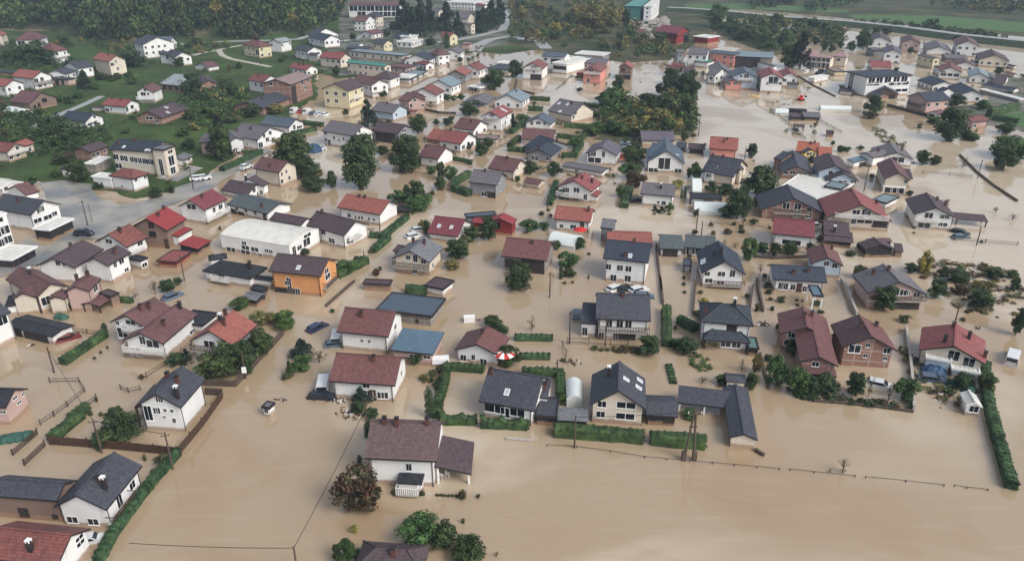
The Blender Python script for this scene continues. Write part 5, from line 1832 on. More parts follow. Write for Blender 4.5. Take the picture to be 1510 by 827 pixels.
# ------------------------------------------------------------------ hedges, fences, poles, cars
hedge_rng = np.random.default_rng(5)
def hedge(t, hw, label, pts):
    wd, ht = hw; P_ = [at(tp(t, *p)) for p in pts]
    # densify
    Q = []
    for a, b in zip(P_[:-1], P_[1:]):
        n = max(1, int((b-a).length/.8))
        for i in range(n): Q.append(a+(b-a)*i/n)
    Q.append(P_[-1]); sca = 'scalloped' in label; tot = 0
    mb = MB(); prev = None; cen = []; rad = []
    for i, p in enumerate(Q):
        d = (Q[min(i+1, len(Q)-1)]-Q[max(i-1, 0)]).normalized(); s = Vector((-d.y, d.x, 0))
        if i: tot += (p-Q[i-1]).length
        hh = ht*(1+.16*noise.noise(p*.9)); ww = wd*(1+.3*noise.noise(p*.9+Vector((9, 0, 0))))
        if sca: hh = ht*(.68+.4*(1-abs(math.sin(tot/2.6*math.pi/1.0))))
        ring = [p+s*ww*.5*a+Vector((0, 0, hh*b-.1)) for a, b in ((-1, 0), (-1.02, .55), (-.92, .93), (-.5, 1.03), (.5, 1.03), (.92, .93), (1.02, .55), (1, 0))]
        if prev:
            for j in range(7): mb.face([prev[j], ring[j], ring[j+1], prev[j+1]], 0 if noise.noise(Q[i]*.4+Vector((j, 0, 0))) < .1 else 1)
        else: mb.face(ring, 0)
        prev = ring
        for a, b in ((-.85, .3), (-.85, .8), (0, .9), (.85, .8), (.85, .3)): cen.append(tuple(p+s*ww*.42*a+Vector((0, 0, hh*b)))); rad.append(.34 if ht > 1 else .22)
    mb.face(prev[::-1], 0)
    ctr = sum(Q, Vector())/len(Q)
    n = min(24000, int(tot*(300 if t[0] in 'CD' else 130))); q, mi = leaf_quads(hedge_rng, np.array(cen), np.array(rad), n, (.085 if t[0] in 'CD' else .15), LM['t'])
    n0 = len(mb.v)
    for k in range(n): mb.face([tuple(v) for v in q[k]], int(mi[k]))
    mb.v = [(v[0]-ctr.x, v[1]-ctr.y, v[2]) for v in mb.v]
    o = mb.build('hedge', LM['t']); o.location = ctr; tag(o, label, 'hedge', 'garden hedges')
def fence(t, kind, ht, label, pts):
    P_ = [at(tp(t, *p)) for p in pts]; ctr = P_[0].copy()
    root = empty('fence' if kind not in 'wp' else 'garden_wall', ctr, 0, label, 'fence' if kind not in 'wp' else 'wall', 'fences and garden walls'); inv = rootinv(ctr, 0)
    pan = MB(); step = 2.6 if t[0] in 'CD' else 4.0; cnt = 0
    cols = {'b': m_wood, 'l': m_wood, 'r': m_pole, 'w': m_pole, 'p': m_conc}
    for a, b in zip(P_[:-1], P_[1:]):
        d = b-a; L = d.length; d.normalize(); s = Vector((-d.y, d.x, 0)); mid = (a+b)/2
        if kind in 'wp': pan.box(mid+Vector((0, 0, ht/2-.4)), d*(L/2), s*.14, Vector((0, 0, ht/2+.4))); pan.box(mid+Vector((0, 0, ht+.04)), d*(L/2), s*.19, Vector((0, 0, .05)))
        elif kind == 'b':
            k = max(1, int(L/.5))
            for i in range(k): pan.box(a+d*L*(i+.5)/k+Vector((0, 0, ht/2-.2+random.uniform(-.04, .04))), d*(L/k/2-.02), s*.03, Vector((0, 0, ht/2+.2)))
        elif kind == 'l':
            for z in np.arange(.1, ht, .22): pan.box(mid+Vector((0, 0, z)), d*(L/2), s*.02, Vector((0, 0, .04)))
            k = int(L/.3)
            for i in range(k): pan.box(a+d*L*(i+.5)/k+s*.045+Vector((0, 0, ht/2)), d*.03, s*.02, Vector((0, 0, ht/2)))
        else:
            for z in ((ht*.35, ht*.92) if ht > .6 else (ht*.9,)): pan.box(mid+Vector((0, 0, z)), d*(L/2), s*.02, Vector((0, 0, .03)))
            if ht > .6:
                k = int(L/.35)
                for i in range(k): pan.box(a+d*L*(i+.5)/k+Vector((0, 0, ht*.45)), d*.012, s*.012, Vector((0, 0, ht*.45)))
        if kind in 'rlb':
            k = max(1, int(L/step))
            for i in range(k+1):
                if cnt > 95: break
                cnt += 1; pb = MB(); p = a+d*L*i/k; ln = Vector((random.uniform(-.06, .06), random.uniform(-.06, .06), 1))
                pt = ht+(.15 if ht > .6 else .02); pb.box(p+s*(.09 if kind != 'r' else 0)+Vector((0, 0, pt/2-.3)), d*.05, s*.05, ln*(pt/2+.3)); pb.build('fence_post', [cols[kind]], root, inv)
    pan.build('panel' if kind not in 'wp' else 'wall', [cols[kind]], root, inv)
POLE = {}
def pole(t, x, y, hpx, label):
    g = at(tp(t, x, y)); s = TILE[t][2]; q0 = tp(t, x, y)[1]; lo, hi = 1., 14.
    for _ in range(25):
        h = (lo+hi)/2
        if q0-proj((g.x, g.y, h))[1] < hpx/s: lo = h
        else: hi = h
    root = empty('utility_pole' if h > 5 else 'post', g, random.random(), label, 'pole' if h > 5 else 'post'); thin = 'thin' in label or 'lamp' in label
    b = MB(); b.tube((0, 0, -1), (0, 0, h), .14 if not thin else .07, .09 if not thin else .05, 8); b.build('shaft', [m_pole], root)
    if h > 5:
        c = MB(); c.box((0, -.12, h-.4), (.5, 0, 0), (0, .04, 0), (0, 0, .04))
        co = c.build('crossarm' if not thin else 'lamp_arm', [m_pole], root)
        for k in (-.42, 0, .42):
            i = MB(); i.tube((k, -.12, h-.34), (k, -.12, h-.2), .05, .03, 6); io = i.build('insulator', [m_pole]); io.parent = co
    if 'box' in label:
        c = MB(); c.box((0, -.25, 1.6), (.3, 0, 0), (0, .15, 0), (0, 0, .45)); c.build('meter_box', [m_white], root)
    POLE[label] = g+Vector((0, 0, h-.2)); return h
def cable(a, b, label, sag=.04):
    mb = MB(); L = (b-a).length; N = 14; pr = None
    for i in range(N+1):
        k = i/N; p = a+(b-a)*k-Vector((0, 0, 4*k*(1-k)*L*sag))-a
        if pr is not None: mb.tube(pr, p, .03, .03, 4)
        pr = p
    o = mb.build('power_cable', [m_rubber]); o.location = a; tag(o, label, 'cable')
CARC = dict(wh=(206,208,208), mr=(104,42,44), gb=(84,98,112), db=(46,54,82), bk=(34,36,42), lb=(132,156,176), rd=(160,46,42))
CM = {k: plain('car_paint_'+k, v, .25, .6, .03) for k, v in CARC.items()}
m_lamp = plain('lamp_glass', (210, 204, 190), .2, .6); m_tail = plain('tail_lamp', (140, 30, 28), .3, .6)
def car_parts(van, col):
    L, W, H = (5.2, 1.95, 2.1) if van else (4.3, 1.75, 1.42)
    prof = ([(-.5,.3),(-.5,.95),(-.49,.95),(.22,.95),(.36,.55),(.49,.46),(.5,.25)] if van else [(-.5,.3),(-.5,.6),(-.44,.68),(-.36,.95),(.1,.98),(.25,.66),(.46,.56),(.5,.35)])
    def loft(pr, wd0, wd1, inset=0):
        b = MB(); n = len(pr); S = []
        for sy in (-1, 1): S.append([Vector((x*L, sy*W/2*(1 if z < .6 else wd1), z*H-.45)) for x, z in pr])
        for i in range(n):
            j = (i+1) % n; b.face([S[0][i], S[0][j], S[1][j], S[1][i]])
        b.face(S[0][::-1]); b.face(S[1]); return b
    body = loft(prof+[(.5, .1), (-.5, .1)], 1, .84).mesh('body', [col])
    gl = MB()
    def quad(x0, z0, x1, z1, wd): gl.face([(x0*L, -W/2*wd, z0*H-.45), (x0*L, W/2*wd, z0*H-.45), (x1*L, W/2*wd, z1*H-.45), (x1*L, -W/2*wd, z1*H-.45)])
    e = .012
    if van: quad(.235, .93, .355, .57, .76)
    else: quad(.115, .96, .245, .69, .76)
    ws = gl.mesh('windscreen', [m_glass]); ws.transform(Matrix.Translation((.04 if True else 0, 0, .035)))
    g2 = gl; gl = MB()
    if van: quad(-.507, .88, -.507, .6, .8)
    else: quad(-.375, .93, -.435, .71, .76)
    rw = gl.mesh('rear_window', [m_glass]); rw.transform(Matrix.Translation((-.03, 0, .03)))
    sws = []
    for sy in (-1, 1):
        sd = MB()
        y = sy*(W/2*.84+.012); yb = sy*(W/2+.0)*.93
        pts = [(-.36, .9), (.08, .93), (.2, .68), (-.42, .68)] if not van else [(.05, .88), (.21, .88), (.3, .62), (.05, .62)]
        sd.face([(x*L, (y if z > .8 else sy*(W/2*.90+.03)), z*H-.45) for x, z in pts]); sws.append(sd.mesh('side_window', [m_glass]))
    wh = MB(); wh.tube((0, -.11, 0), (0, .11, 0), .33, .33, 12); wm = wh.mesh('wheel', [m_rubber])
    hl = MB(); hl.box((0, 0, 0), (.04, 0, 0), (0, .17, 0), (0, 0, .08)); hm = hl.mesh('headlight', [m_lamp])
    tl = MB(); tl.box((0, 0, 0), (.04, 0, 0), (0, .12, 0), (0, 0, .1)); tm = tl.mesh('tail_light', [m_tail])
    return [('body', body, (0,0,0)), ('windscreen', ws, (0,0,0)), ('rear_window', rw, (0,0,0)), ('side_window', sws[0], (0,0,0)), ('side_window', sws[1], (0,0,0))]+[('wheel', wm, (sx*L*.31, sy*W*.44, -.42+.12)) for sx in (-1,1) for sy in (-1,1)]+\
        [('headlight', hm, (L*.495, sy*W*.36, .42*H-.45)) for sy in (-1,1)]+[('tail_light', tm, (-L*.5, sy*W*.4, .5*H-.45)) for sy in (-1,1)]
CARS = {}
def car(t, p, q, col, typ, label):
    a, b = at(tp(t, *p), .5), at(tp(t, *q), .5); c = (a+b)/2; key = (col, typ)
    if key not in CARS: CARS[key] = car_parts(typ == 'van', CM[col])
    zc = .66 if t in ('B0', 'B1', 'E3', 'F0') else (.3 if t[0] in 'EF' else .02)
    o = empty('van' if typ == 'van' else 'car', (c.x, c.y, zc), math.atan2((b-a).y, (b-a).x), label, typ, 'cars and vans caught by the flood')
    o.scale = (.92, .92, .95) if 'tiny' not in label else (.6, .75, .8)
    for nm, me, loc in CARS[key]:
        x = bpy.data.objects.new(nm, me); COL.objects.link(x); x.parent = o; x.location = loc
# ------------------------------------------------------------------ the setting
def sheet(name, pxs, z, mat, jit=.6, world=None):
    pts = world or [at(p, z) for p in pxs]; Q = []
    for i, a in enumerate(pts):
        b = pts[(i+1) % len(pts)]; n = max(1, min(40, int((b-a).length/3)))
        for k in range(n):
            p = a+(b-a)*k/n; j = jit*min(1, (a-b).length/10)
            Q.append(Vector((p.x+j*noise.noise(p*.25)*2, p.y+j*noise.noise(p*.25+Vector((50, 0, 0)))*2, z)))
    tr = tessellate_polygon([Q]); b = MB(); b.v = [tuple(v) for v in Q]
    b.f = [tuple(t) for t in tr]; b.mi = [0]*len(tr); b.uv = [[(0, 0)]*3 for _ in tr]
    o = b.build(name, [mat]); return struct(o)
def ribbon(name, pxs, wd, z, mat):
    P_ = [at(p, z) for p in pxs]; b = MB()
    for i, p in enumerate(P_):
        d = (P_[min(i+1, len(P_)-1)]-P_[max(i-1, 0)]).normalized(); s = Vector((-d.y, d.x, 0))*wd/2
        b.v += [tuple(p-s), tuple(p+s)]
        if i: b.f.append((2*i-2, 2*i-1, 2*i+1, 2*i)); b.mi.append(0); b.uv.append([(0, 0)]*4)
    return struct(b.build(name, [mat]))
# water
m = M('flood_water'); p = m.pos()
mp = m.n('ShaderNodeMapping'); mp.inputs['Scale'].default_value = (1, 1, 1); m.l(p, mp.inputs[0])
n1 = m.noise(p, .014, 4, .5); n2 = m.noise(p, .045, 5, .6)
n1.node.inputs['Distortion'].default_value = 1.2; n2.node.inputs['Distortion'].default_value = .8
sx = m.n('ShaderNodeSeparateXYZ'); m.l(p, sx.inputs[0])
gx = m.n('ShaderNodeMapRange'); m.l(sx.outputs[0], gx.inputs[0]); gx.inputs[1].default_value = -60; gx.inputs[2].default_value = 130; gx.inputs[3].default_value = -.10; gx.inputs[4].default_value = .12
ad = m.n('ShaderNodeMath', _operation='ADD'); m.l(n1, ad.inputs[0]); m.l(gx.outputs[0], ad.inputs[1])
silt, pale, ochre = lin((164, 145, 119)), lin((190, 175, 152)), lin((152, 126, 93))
col = m.mix(m.ramp(ad.outputs[0], .48, .56), silt, pale)  # pale silt patches, with cloud reflection and glare painted in, stronger to the right
col = m.mix(m.ramp(n2, .5, .72), col, m.mix(.6, col, ochre))
sk = m.n('ShaderNodeMapping'); sk.inputs['Scale'].default_value = (.06, .35, 1); sk.inputs['Rotation'].default_value = (0, 0, .25); m.l(p, sk.inputs[0])
ns = m.noise(sk.outputs[0], 1, 6, .65); ns.node.inputs['Distortion'].default_value = 1.6
col = m.mix(m.ramp(ns, .56, .66), col, m.mix(.1, col, lin((206, 192, 170))))
col = m.mix(m.ramp(ns, .40, .34), col, m.mix(.1, col, lin((128, 106, 78))))
wv1 = m.n('ShaderNodeMapping'); wv1.inputs['Scale'].default_value = (.5, 1.6, 1); m.l(p, wv1.inputs[0])
rip = m.noise(wv1.outputs[0], 1.1, 5, .6)
m.bump(rip, .02, .03)
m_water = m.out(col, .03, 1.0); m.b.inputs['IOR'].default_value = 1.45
m_grass = M('meadow_grass'); p = m_grass.pos()
g1 = m_grass.mix(m_grass.ramp(m_grass.noise(p, .06, 6, .6), .35, .65), lin((50, 68, 40)), lin((68, 90, 48)))
g1 = m_grass.mix(m_grass.ramp(m_grass.noise(p, .6, 5, .7), .5, .75), g1, lin((84, 84, 56)))
g1 = m_grass.mix(m_grass.ramp(m_grass.noise(p, .022, 5, .7), .5, .6), g1, m_grass.mix(.6, g1, lin((46, 56, 38))))
g1 = m_grass.mix(m_grass.ramp(m_grass.noise(p, .15, 6, .75), .58, .66), g1, lin((96, 92, 66)))
m_grass.bump(m_grass.noise(p, 3, 4), .4, .2); m_grass = m_grass.out(g1, .95, .1)
m_land = M('town_ground'); p = m_land.pos()
g1 = m_land.mix(m_land.ramp(m_land.noise(p, .05, 6, .65), .42, .58), lin((66, 76, 54)), lin((112, 112, 106)))
g1 = m_land.mix(m_land.ramp(m_land.noise(p, .12, 5, .6), .6, .7), g1, lin((140, 126, 108))); m_land = m_land.out(g1, .95, .1)
m_scrub = M('scrub_ground'); p = m_scrub.pos()
g1 = m_scrub.mix(m_scrub.ramp(m_scrub.noise(p, .035, 6, .65), .4, .62), lin((52, 62, 44)), lin((92, 88, 66)))
g1 = m_scrub.mix(m_scrub.ramp(m_scrub.noise(p, .3, 5, .7), .5, .7), g1, lin((46, 56, 42))); m_scrub = m_scrub.out(g1, .95, .1)
m_asph = M('wet_asphalt'); p = m_asph.pos()
g1 = m_asph.mix(m_asph.ramp(m_asph.noise(p, .09, 6, .65), .4, .6), lin((112, 114, 114)), lin((158, 152, 140)))
m_asph = m_asph.out(g1, .4, .4)
m_track = plain('gravel_track', (168, 164, 150), .95); m_road = plain('road_surface', (150, 152, 150), .6, .4, .08)
m_fgreen = plain('field_green', (78, 104, 66), .95, .1, .2); m_mud = plain('river_bed', (120, 100, 78), .9)
def big(name, z, s, mat, y0=-400):
    b = MB(); b.face([(-s, y0, z), (s, y0, z), (s, 2*s if s < 1000 else 1900, z), (-s, 2*s if s < 1000 else 1900, z)]); return struct(b.build(name, [mat]))
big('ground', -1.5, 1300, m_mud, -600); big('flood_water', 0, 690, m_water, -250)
b = MB(); b.face([(-1300, 1378, .01), (1300, 1378, .01), (1300, 1900, .02), (-1300, 1900, .02)])
struct(b.build('far_ground', [m_scrub]))
meadow = [(-420,55),(-200,50),(0,45),(230,50),(330,52),(470,40),(500,0),(500,-20),(780,-20),(800,30),(800,72),(742,80),(703,76),(668,84),(640,98),(596,122),(545,112),(500,116),(470,108),(462,122),(470,142),(440,162),(400,196),(330,238),(262,282),(200,292),(130,276),(60,268),(0,262),(-220,270),(-420,262)]
sheet('meadow', meadow, .10, m_grass, 1.2)
sheet('town_ground', [(500,30),(505,-10),(770,-15),(790,25),(745,68),(703,72),(668,82),(638,96),(596,116),(545,108),(500,112),(470,102),(486,80),(470,62),(500,50)], .12, m_land, 1.0)
sheet('car_park', [(56,270),(95,266),(136,272),(142,290),(178,302),(232,292),(262,276),(300,262),(385,216),(398,222),(300,284),(240,306),(172,338),(150,352),(118,352),(76,380),(60,366),(100,345),(86,322)], .12, m_asph, .5)
sheet('street', [(262,268),(300,248),(262,240),(255,252),(230,262)], .14, m_asph, .3)
sheet('yard', [(0,372),(40,352),(86,372),(60,388),(0,408)], .10, m_asph, .3)
sheet('wooded_bank', [(750,66),(752,10),(770,-20),(1000,-20),(1070,8),(1062,40),(1035,58),(990,88),(930,92),(880,88),(820,78)], .13, m_scrub, 1.5)
sheet('river_bank', [(1044,40),(1062,34),(1110,52),(1150,62),(1160,78),(1145,82),(1108,70),(1065,54)], .13, m_scrub, 1.2)
sheet('scrub_island', [(880,205),(895,160),(905,140),(925,155),(965,150),(1000,118),(1026,118),(1028,160),(1024,200),(1000,200),(960,190),(930,212)], .08, m_scrub, 1.5)
sheet('far_fields', [(1000,14),(1060,10),(1150,18),(1250,27),(1380,42),(1600,62),(2100,110),(3200,60),(2400,-45),(700,-60),(760,-16)], .15, m_scrub, 2)
sheet('green_field', [(1250,22),(1390,24),(1510,34),(1900,60),(1900,72),(1510,48),(1400,41),(1262,28)], .17, m_fgreen, 2)
sheet('green_field', [(1010,6),(1100,5),(1250,15),(1250,19),(1100,14),(1010,12)], .17, m_fgreen, 2)
sheet('far_bank', [(1440,110),(1530,118),(1530,205),(1500,190),(1440,180),(1400,176),(1398,160),(1462,150)], .10, m_land, .6)
sheet('sports_lawn', [(1464,170),(1530,164),(1530,190),(1482,184)], .14, m_fgreen, .2)
# raised road embankment at upper right
rp = [(985,11),(1010,12),(1071,16),(1150,24),(1250,31),(1330,39),(1420,51),(1510,60),(1700,82),(2000,120)]
Pm = [at(q, 3.0) for q in rp]; bb = MB()
for i in range(len(Pm)-1):
    a, c = Pm[i], Pm[i+1]; d = (c-a).normalized(); s = Vector((-d.y, d.x, 0))
    if s.y > 0: s = -s
    dz = Vector((0, 0, -3.6))
    bb.face([a-s*4, c-s*4, c+s*4, a+s*4], 0); bb.face([a+s*4, c+s*4, c+s*12+dz, a+s*12+dz], 1); bb.face([c-s*4, a-s*4, a-s*10+dz, c-s*10+dz], 1)
struct(bb.build('road_embankment', [m_road, LM['d'][0]]))
ribbon('gravel_track', [(284,82),(300,78),(322,74),(340,70),(357,67)], 3.2, .14, m_track)
ribbon('gravel_track', [(322,74),(328,82),(340,87),(360,91),(380,95),(399,99)], 3, .15, m_track)
ribbon('road', [(262,66),(300,63),(345,61),(400,60),(440,58),(458,52),(470,56)], 6, .14, m_road)
ribbon('road', [(700,76),(706,66),(724,58),(750,54),(778,57),(796,62),(806,72)], 7, .18, m_road)
ribbon('road', [(640,64),(680,58),(710,52),(740,44),(752,30),(748,15)], 6, .18, m_road)
ribbon('path', [(35,196),(60,182),(90,168),(120,156),(150,142)], 3, .14, m_road)
ribbon('road', [(500,62),(530,56),(560,42),(590,40)], 6, .18, m_road)
# wooded hill
def hill(name, foot, depth, slope, mat, nx=60, ny=16, top=None):
    G = []; b = MB()
    P_ = [at(q) for q in foot]; 
    seg = [0]
    for i in range(1, len(P_)): seg.append(seg[-1]+(P_[i]-P_[i-1]).length)
    for i in range(nx+1):
        s = seg[-1]*i/nx; k = max(j for j in range(len(seg)) if seg[j] <= s+1e-6); k = min(k, len(P_)-2)
        p = P_[k]+(P_[k+1]-P_[k])*((s-seg[k])/(seg[k+1]-seg[k])); dr = Vector((p.x*.25-20, p.y, 0)).normalized()
        row = []
        for j in range(ny+1):
            d = depth*(j/ny)**1.5; q = p+dr*d; z = slope*d*(1-.25*d/depth)+3*noise.noise(q*.02)*min(1, d/40)
            row.append(Vector((q.x, q.y, z-(.4 if j == 0 else 0)+.05)))
        G.append(row)
    for i in range(nx):
        for j in range(ny): b.face([G[i][j], G[i+1][j], G[i+1][j+1], G[i][j+1]])
    o = b.build(name, [mat]); struct(o); return G
foot = [(-800,56),(-300,50),(0,43),(60,44),(105,52),(150,60),(200,66),(232,57),(262,58),(330,56),(356,60),(392,52),(440,48),(476,38),(496,22),(503,8),(506,-10),(508,-25)]
HG = hill('wooded_hill', foot, 400, .42, m_scrub, 90, 18)
hill('distant_hill', [(-600,-46),(0,-50),(700,-52),(1300,-50),(1900,-44)], 350, .5, m_scrub, 30, 8)
def merged(name, places, kind_w, nleaf, label, cat, seed=3, lsz=.05):
    """one stuff object made of many leafy crowns; places = (x, y, z, w, h)"""
    rng = np.random.default_rng(seed); kinds = [k for k, _ in kind_w]; pw = np.array([v for _, v in kind_w], float); pw /= pw.sum()
    mats = [m for k in kinds for m in LM[k]]; Q = []; MI = []
    base = []
    for k in kinds:
        for v in range(3):
            C, r = crown_pts(k if k != 's' else 's', rng); base.append((k, C, r))
    for (x, y, z, w_, h_) in places:
        ki = rng.choice(len(kinds), p=pw); k, C, r = base[ki*3+rng.integers(0, 3)]
        q, mi = leaf_quads(rng, C, r*1.15, nleaf, lsz, [0, 1, 2]); th = rng.random()*6.28; c, s = math.cos(th), math.sin(th)
        q = np.stack([(q[..., 0]*c-q[..., 1]*s)*w_+x, (q[..., 0]*s+q[..., 1]*c)*w_+y, q[..., 2]*h_+z], -1)
        Q.append(q); MI.append(mi+ki*3)
    me = quad_mesh(name, np.concatenate(Q), np.concatenate(MI), mats)
    o = bpy.data.objects.new(name, me); COL.objects.link(o); tag(o, label, cat, None, 'stuff'); return o
def in_poly(x, y, poly):
    c = False; n = len(poly)
    for i in range(n):
        x1, y1 = poly[i]; x2, y2 = poly[(i+1) % n]
        if (y1 > y) != (y2 > y) and x < (x2-x1)*(y-y1)/(y2-y1)+x1: c = not c
    return c
def scatter(poly, n, wr, hr=(.7, 1.1), z=0):
    xs = [p[0] for p in poly]; ys = [p[1] for p in poly]; out = []
    # even in world area: sample on the ground
    W_ = [at(p) for p in poly]; wx = [(v.x, v.y) for v in W_]; x0, x1 = min(v[0] for v in wx), max(v[0] for v in wx); y0, y1 = min(v[1] for v in wx), max(v[1] for v in wx)
    g = 0
    while len(out) < n and g < n*40:
        g += 1; x, y = random.uniform(x0, x1), random.uniform(y0, y1)
        if in_poly(x, y, wx): w_ = random.uniform(*wr); out.append((x, y, z, w_, w_*random.uniform(*hr)))
    return out
# ------------------------------------------------------------------ run the tables
cur = []
for ln in HOUSES.strip().split('\n')+['H end']:
    if ln.startswith('H '):
        if cur: make_house(cur)
        cur = [ln]
    elif ln.strip(): cur.append(ln)
for ln in EXTRAS.strip().split('\n'):
    k = ln.split()
    if k[0] == 'T':
        for s in k[3:]: tree(k[1], k[2], *parse_xy(s))
    elif k[0] == 'h':
        a, pts = ln.split('|'); k = a.split(); hedge(k[1], parse_xy(k[2]), ' '.join(k[3:]), [parse_xy(s) for s in pts.split()])
    elif k[0] == 'f':
        a, pts = ln.split('|'); k = a.split(); fence(k[1], k[2], float(k[3]), ' '.join(k[4:]), [parse_xy(s) for s in pts.split()])
    elif k[0] == 'p':
        x, y, h = parse_xy(k[2]); pole(k[1], x, y, h, ' '.join(k[3:]))
    elif k[0] == 'c': car(k[1], parse_xy(k[2]), parse_xy(k[3]), k[4], k[5], ' '.join(k[6:]))
finish_labels()
# forest on the hill
pl = []
for i in range(len(HG)-1):
    for j in range(len(HG[0])-1):
        a, b, c, d = HG[i][j], HG[i+1][j], HG[i+1][j+1], HG[i][j+1]; area = (b-a).length*(d-a).length
        if a.y > 1150 or a.z > 130: continue
        n = area/34; n = int(n)+(1 if random.random() < n-int(n) else 0)
        for _ in range(min(n, 40)):
            u_, v_ = random.random(), random.random(); p = a*(1-u_)*(1-v_)+b*u_*(1-v_)+c*u_*v_+d*(1-u_)*v_
            q = proj(p)
            if q[0] < -120 or q[1] < -60 or q[0] > 560: continue
            if 55 < q[0] < 112 and 38 < q[1] < 66: continue
            w_ = random.uniform(8, 14); pl.append((p.x, p.y, p.z-1, w_, w_*random.uniform(.9, 1.4)))
random.shuffle(pl); pl = pl[:3600]
merged('forest', pl, [('d', 10), ('g', 2.2), ('o', .45), ('c', 2.2)], 170, 'dense dark green wood covering the hill at upper left', 'forest', 3, .062)
def stuff(nm, poly, n, wr, kw, lab, cat, nl=90, hr=(.7, 1.1), ls=.075): return merged(nm, scatter(poly, n, wr, hr), kw, nl, lab, cat, hash(nm) % 97, ls)
stuff('thicket', [(752,64),(752,-5),(1000,-8),(925,20),(985,60),(1010,85),(930,90),(820,76)], 330, (4, 9), [('o', 3), ('d', 4), ('g', 2), ('x', 1)], 'mixed bushes and undergrowth on the wooded bank, top centre right', 'undergrowth')
stuff('thicket', [(1044,44),(1064,36),(1112,54),(1150,62),(1145,78),(1108,70)], 90, (2.5, 5), [('d', 3), ('g', 2)], 'low dark brush along the river bank, upper right', 'undergrowth')
stuff('thicket', [(1068,24),(1070,46),(1165,64),(1200,72),(1250,66),(1250,50),(1160,34)], 80, (5, 9), [('d', 3), ('o', 1)], 'dark brush standing in water before the raised road', 'undergrowth')
stuff('thicket', [(900,206),(885,170),(905,140),(930,155),(985,148),(1024,118),(1024,195),(985,198),(940,215)], 150, (3, 6), [('d', 3), ('g', 3), ('o', 1)], 'tangled riverside scrub in the flood, upper centre right', 'undergrowth')
stuff('thicket', [(945,172),(1000,170),(1005,190),(950,190)], 60, (2, 3.5), [('y', 3), ('o', 3)], 'yellowish weeds before the violet roofed house', 'undergrowth')
stuff('thicket', [(1100,-2),(1165,-4),(1170,10),(1110,14)], 40, (7, 12), [('d', 3)], 'dark scrub belt on the far field, top right', 'undergrowth')
stuff('thicket', [(1180,-5),(1260,-8),(1278,12),(1190,20)], 50, (7, 11), [('d', 3), ('g', 1)], 'second scrub belt on the far field, top right', 'undergrowth')
stuff('thicket', [(1370,2),(1520,10),(1520,24),(1370,12)], 60, (6, 10), [('d', 3), ('o', 2)], 'brown green scrub at the far right edge of the fields', 'undergrowth')
stuff('thicket', [(1255,36),(1330,46),(1450,60),(1480,66),(1480,60),(1330,42)], 60, (4, 7), [('d', 3)], 'dark bushes at the foot of the raised road', 'undergrowth')
stuff('garden_plants', [(0,160),(60,172),(140,190),(175,210),(140,228),(60,232),(0,225)], 120, (2, 4.5), [('d', 4), ('g', 2), ('b', .6)], 'dark garden shrubs on the left slope', 'shrubbery')
stuff('garden_plants', [(270,130),(330,125),(368,140),(360,178),(290,200),(262,170)], 110, (2.5, 5), [('d', 3), ('g', 3), ('o', 1)], 'overgrown gardens below the green meadow', 'shrubbery')
stuff('garden_plants', [(0,62),(90,75),(110,100),(60,110),(0,100)], 70, (2.5, 5), [('d', 4), ('g', 1)], 'dense shrubs between houses at upper left', 'shrubbery')
stuff('garden_plants', [(100,60),(230,70),(330,64),(345,72),(250,90),(180,82)], 70, (2, 5), [('d', 3), ('g', 1), ('o', 1)], 'shrubs at the foot of the wood', 'shrubbery')
stuff('floating_weeds', [(1360,382),(1510,400),(1510,470),(1450,468),(1400,448),(1360,420)], 150, (.6, 2.2), [('d', 2), ('o', 2), ('b', 1)], 'weeds and plant tops poking from floodwater at right', 'weeds', 60, (.25, .5), .1)
stuff('floating_weeds', [(1278,188),(1300,190),(1340,215),(1320,228),(1300,208)], 70, (.6, 2), [('b', 2), ('o', 2)], 'brown debris island in the channel, upper right', 'weeds', 60, (.25, .5), .1)
stuff('floating_weeds', [(1020,520),(1050,530),(1046,552),(1012,540)], 40, (.4, 1.2), [('g', 2), ('x', 1)], 'scattered vegetable plants in the flooded garden', 'weeds', 60, (.3, .6), .1)
stuff('floating_weeds', [(1160,575),(1185,578),(1340,600),(1340,606),(1180,590)], 90, (.5, 1.4), [('b', 1), ('d', 2)], 'weeds along the low dark fence at right', 'weeds', 60, (.4, .8), .1)
stuff('floating_weeds', [(903,512),(945,516),(945,522),(903,520)], 60, (.5, 1.1), [('b', 2), ('o', 1)], 'reddish plants below the white shuttered house', 'weeds', 60, (.5, .9), .1)
stuff('floating_weeds', [(1330,515),(1400,560),(1440,600),(1400,600),(1340,560)], 60, (.5, 1.8), [('d', 2), ('o', 1), ('b', 1)], 'garden debris in front of the terraced beige house', 'weeds', 60, (.3, .6), .1)
stuff('floating_weeds', [(618,560),(655,552),(645,575),(622,565)], 26, (.5, 1.1), [('d', 2), ('o', 1)], 'rock garden plants behind the lone porch house', 'weeds', 60, (.5, .8), .1)
def near_houses(x0, x1, y0, y1, n, wr):
    out = []; vs = [v for v in FOOT if x0 < proj(P(v, v.L/2, v.W/2, 0))[0] < x1 and y0 < proj(P(v, v.L/2, v.W/2, 0))[1] < y1]; g = 0
    while len(out) < n and g < n*30:
        g += 1; v = random.choice(vs); w_ = random.uniform(*wr); a, b = random.uniform(-5, v.L+5), random.uniform(-5, v.W+5); q = P(v, a, b, 0)
        if any(-.3-w_*.5 < (q-u.o).dot(u.u) < u.L+.3+w_*.5 and -.3-w_*.5 < (q-u.o).dot(u.n) < u.W+.3+w_*.5 for u in FOOT): continue
        k = 1 if random.random() < .6 else 3; d = Vector((v.u.x, v.u.y, 0))*w_*.8
        for j in range(k): out.append((q.x+d.x*j, q.y+d.y*j, -.1, w_, w_*random.uniform(.6, 1.1)))
    return out
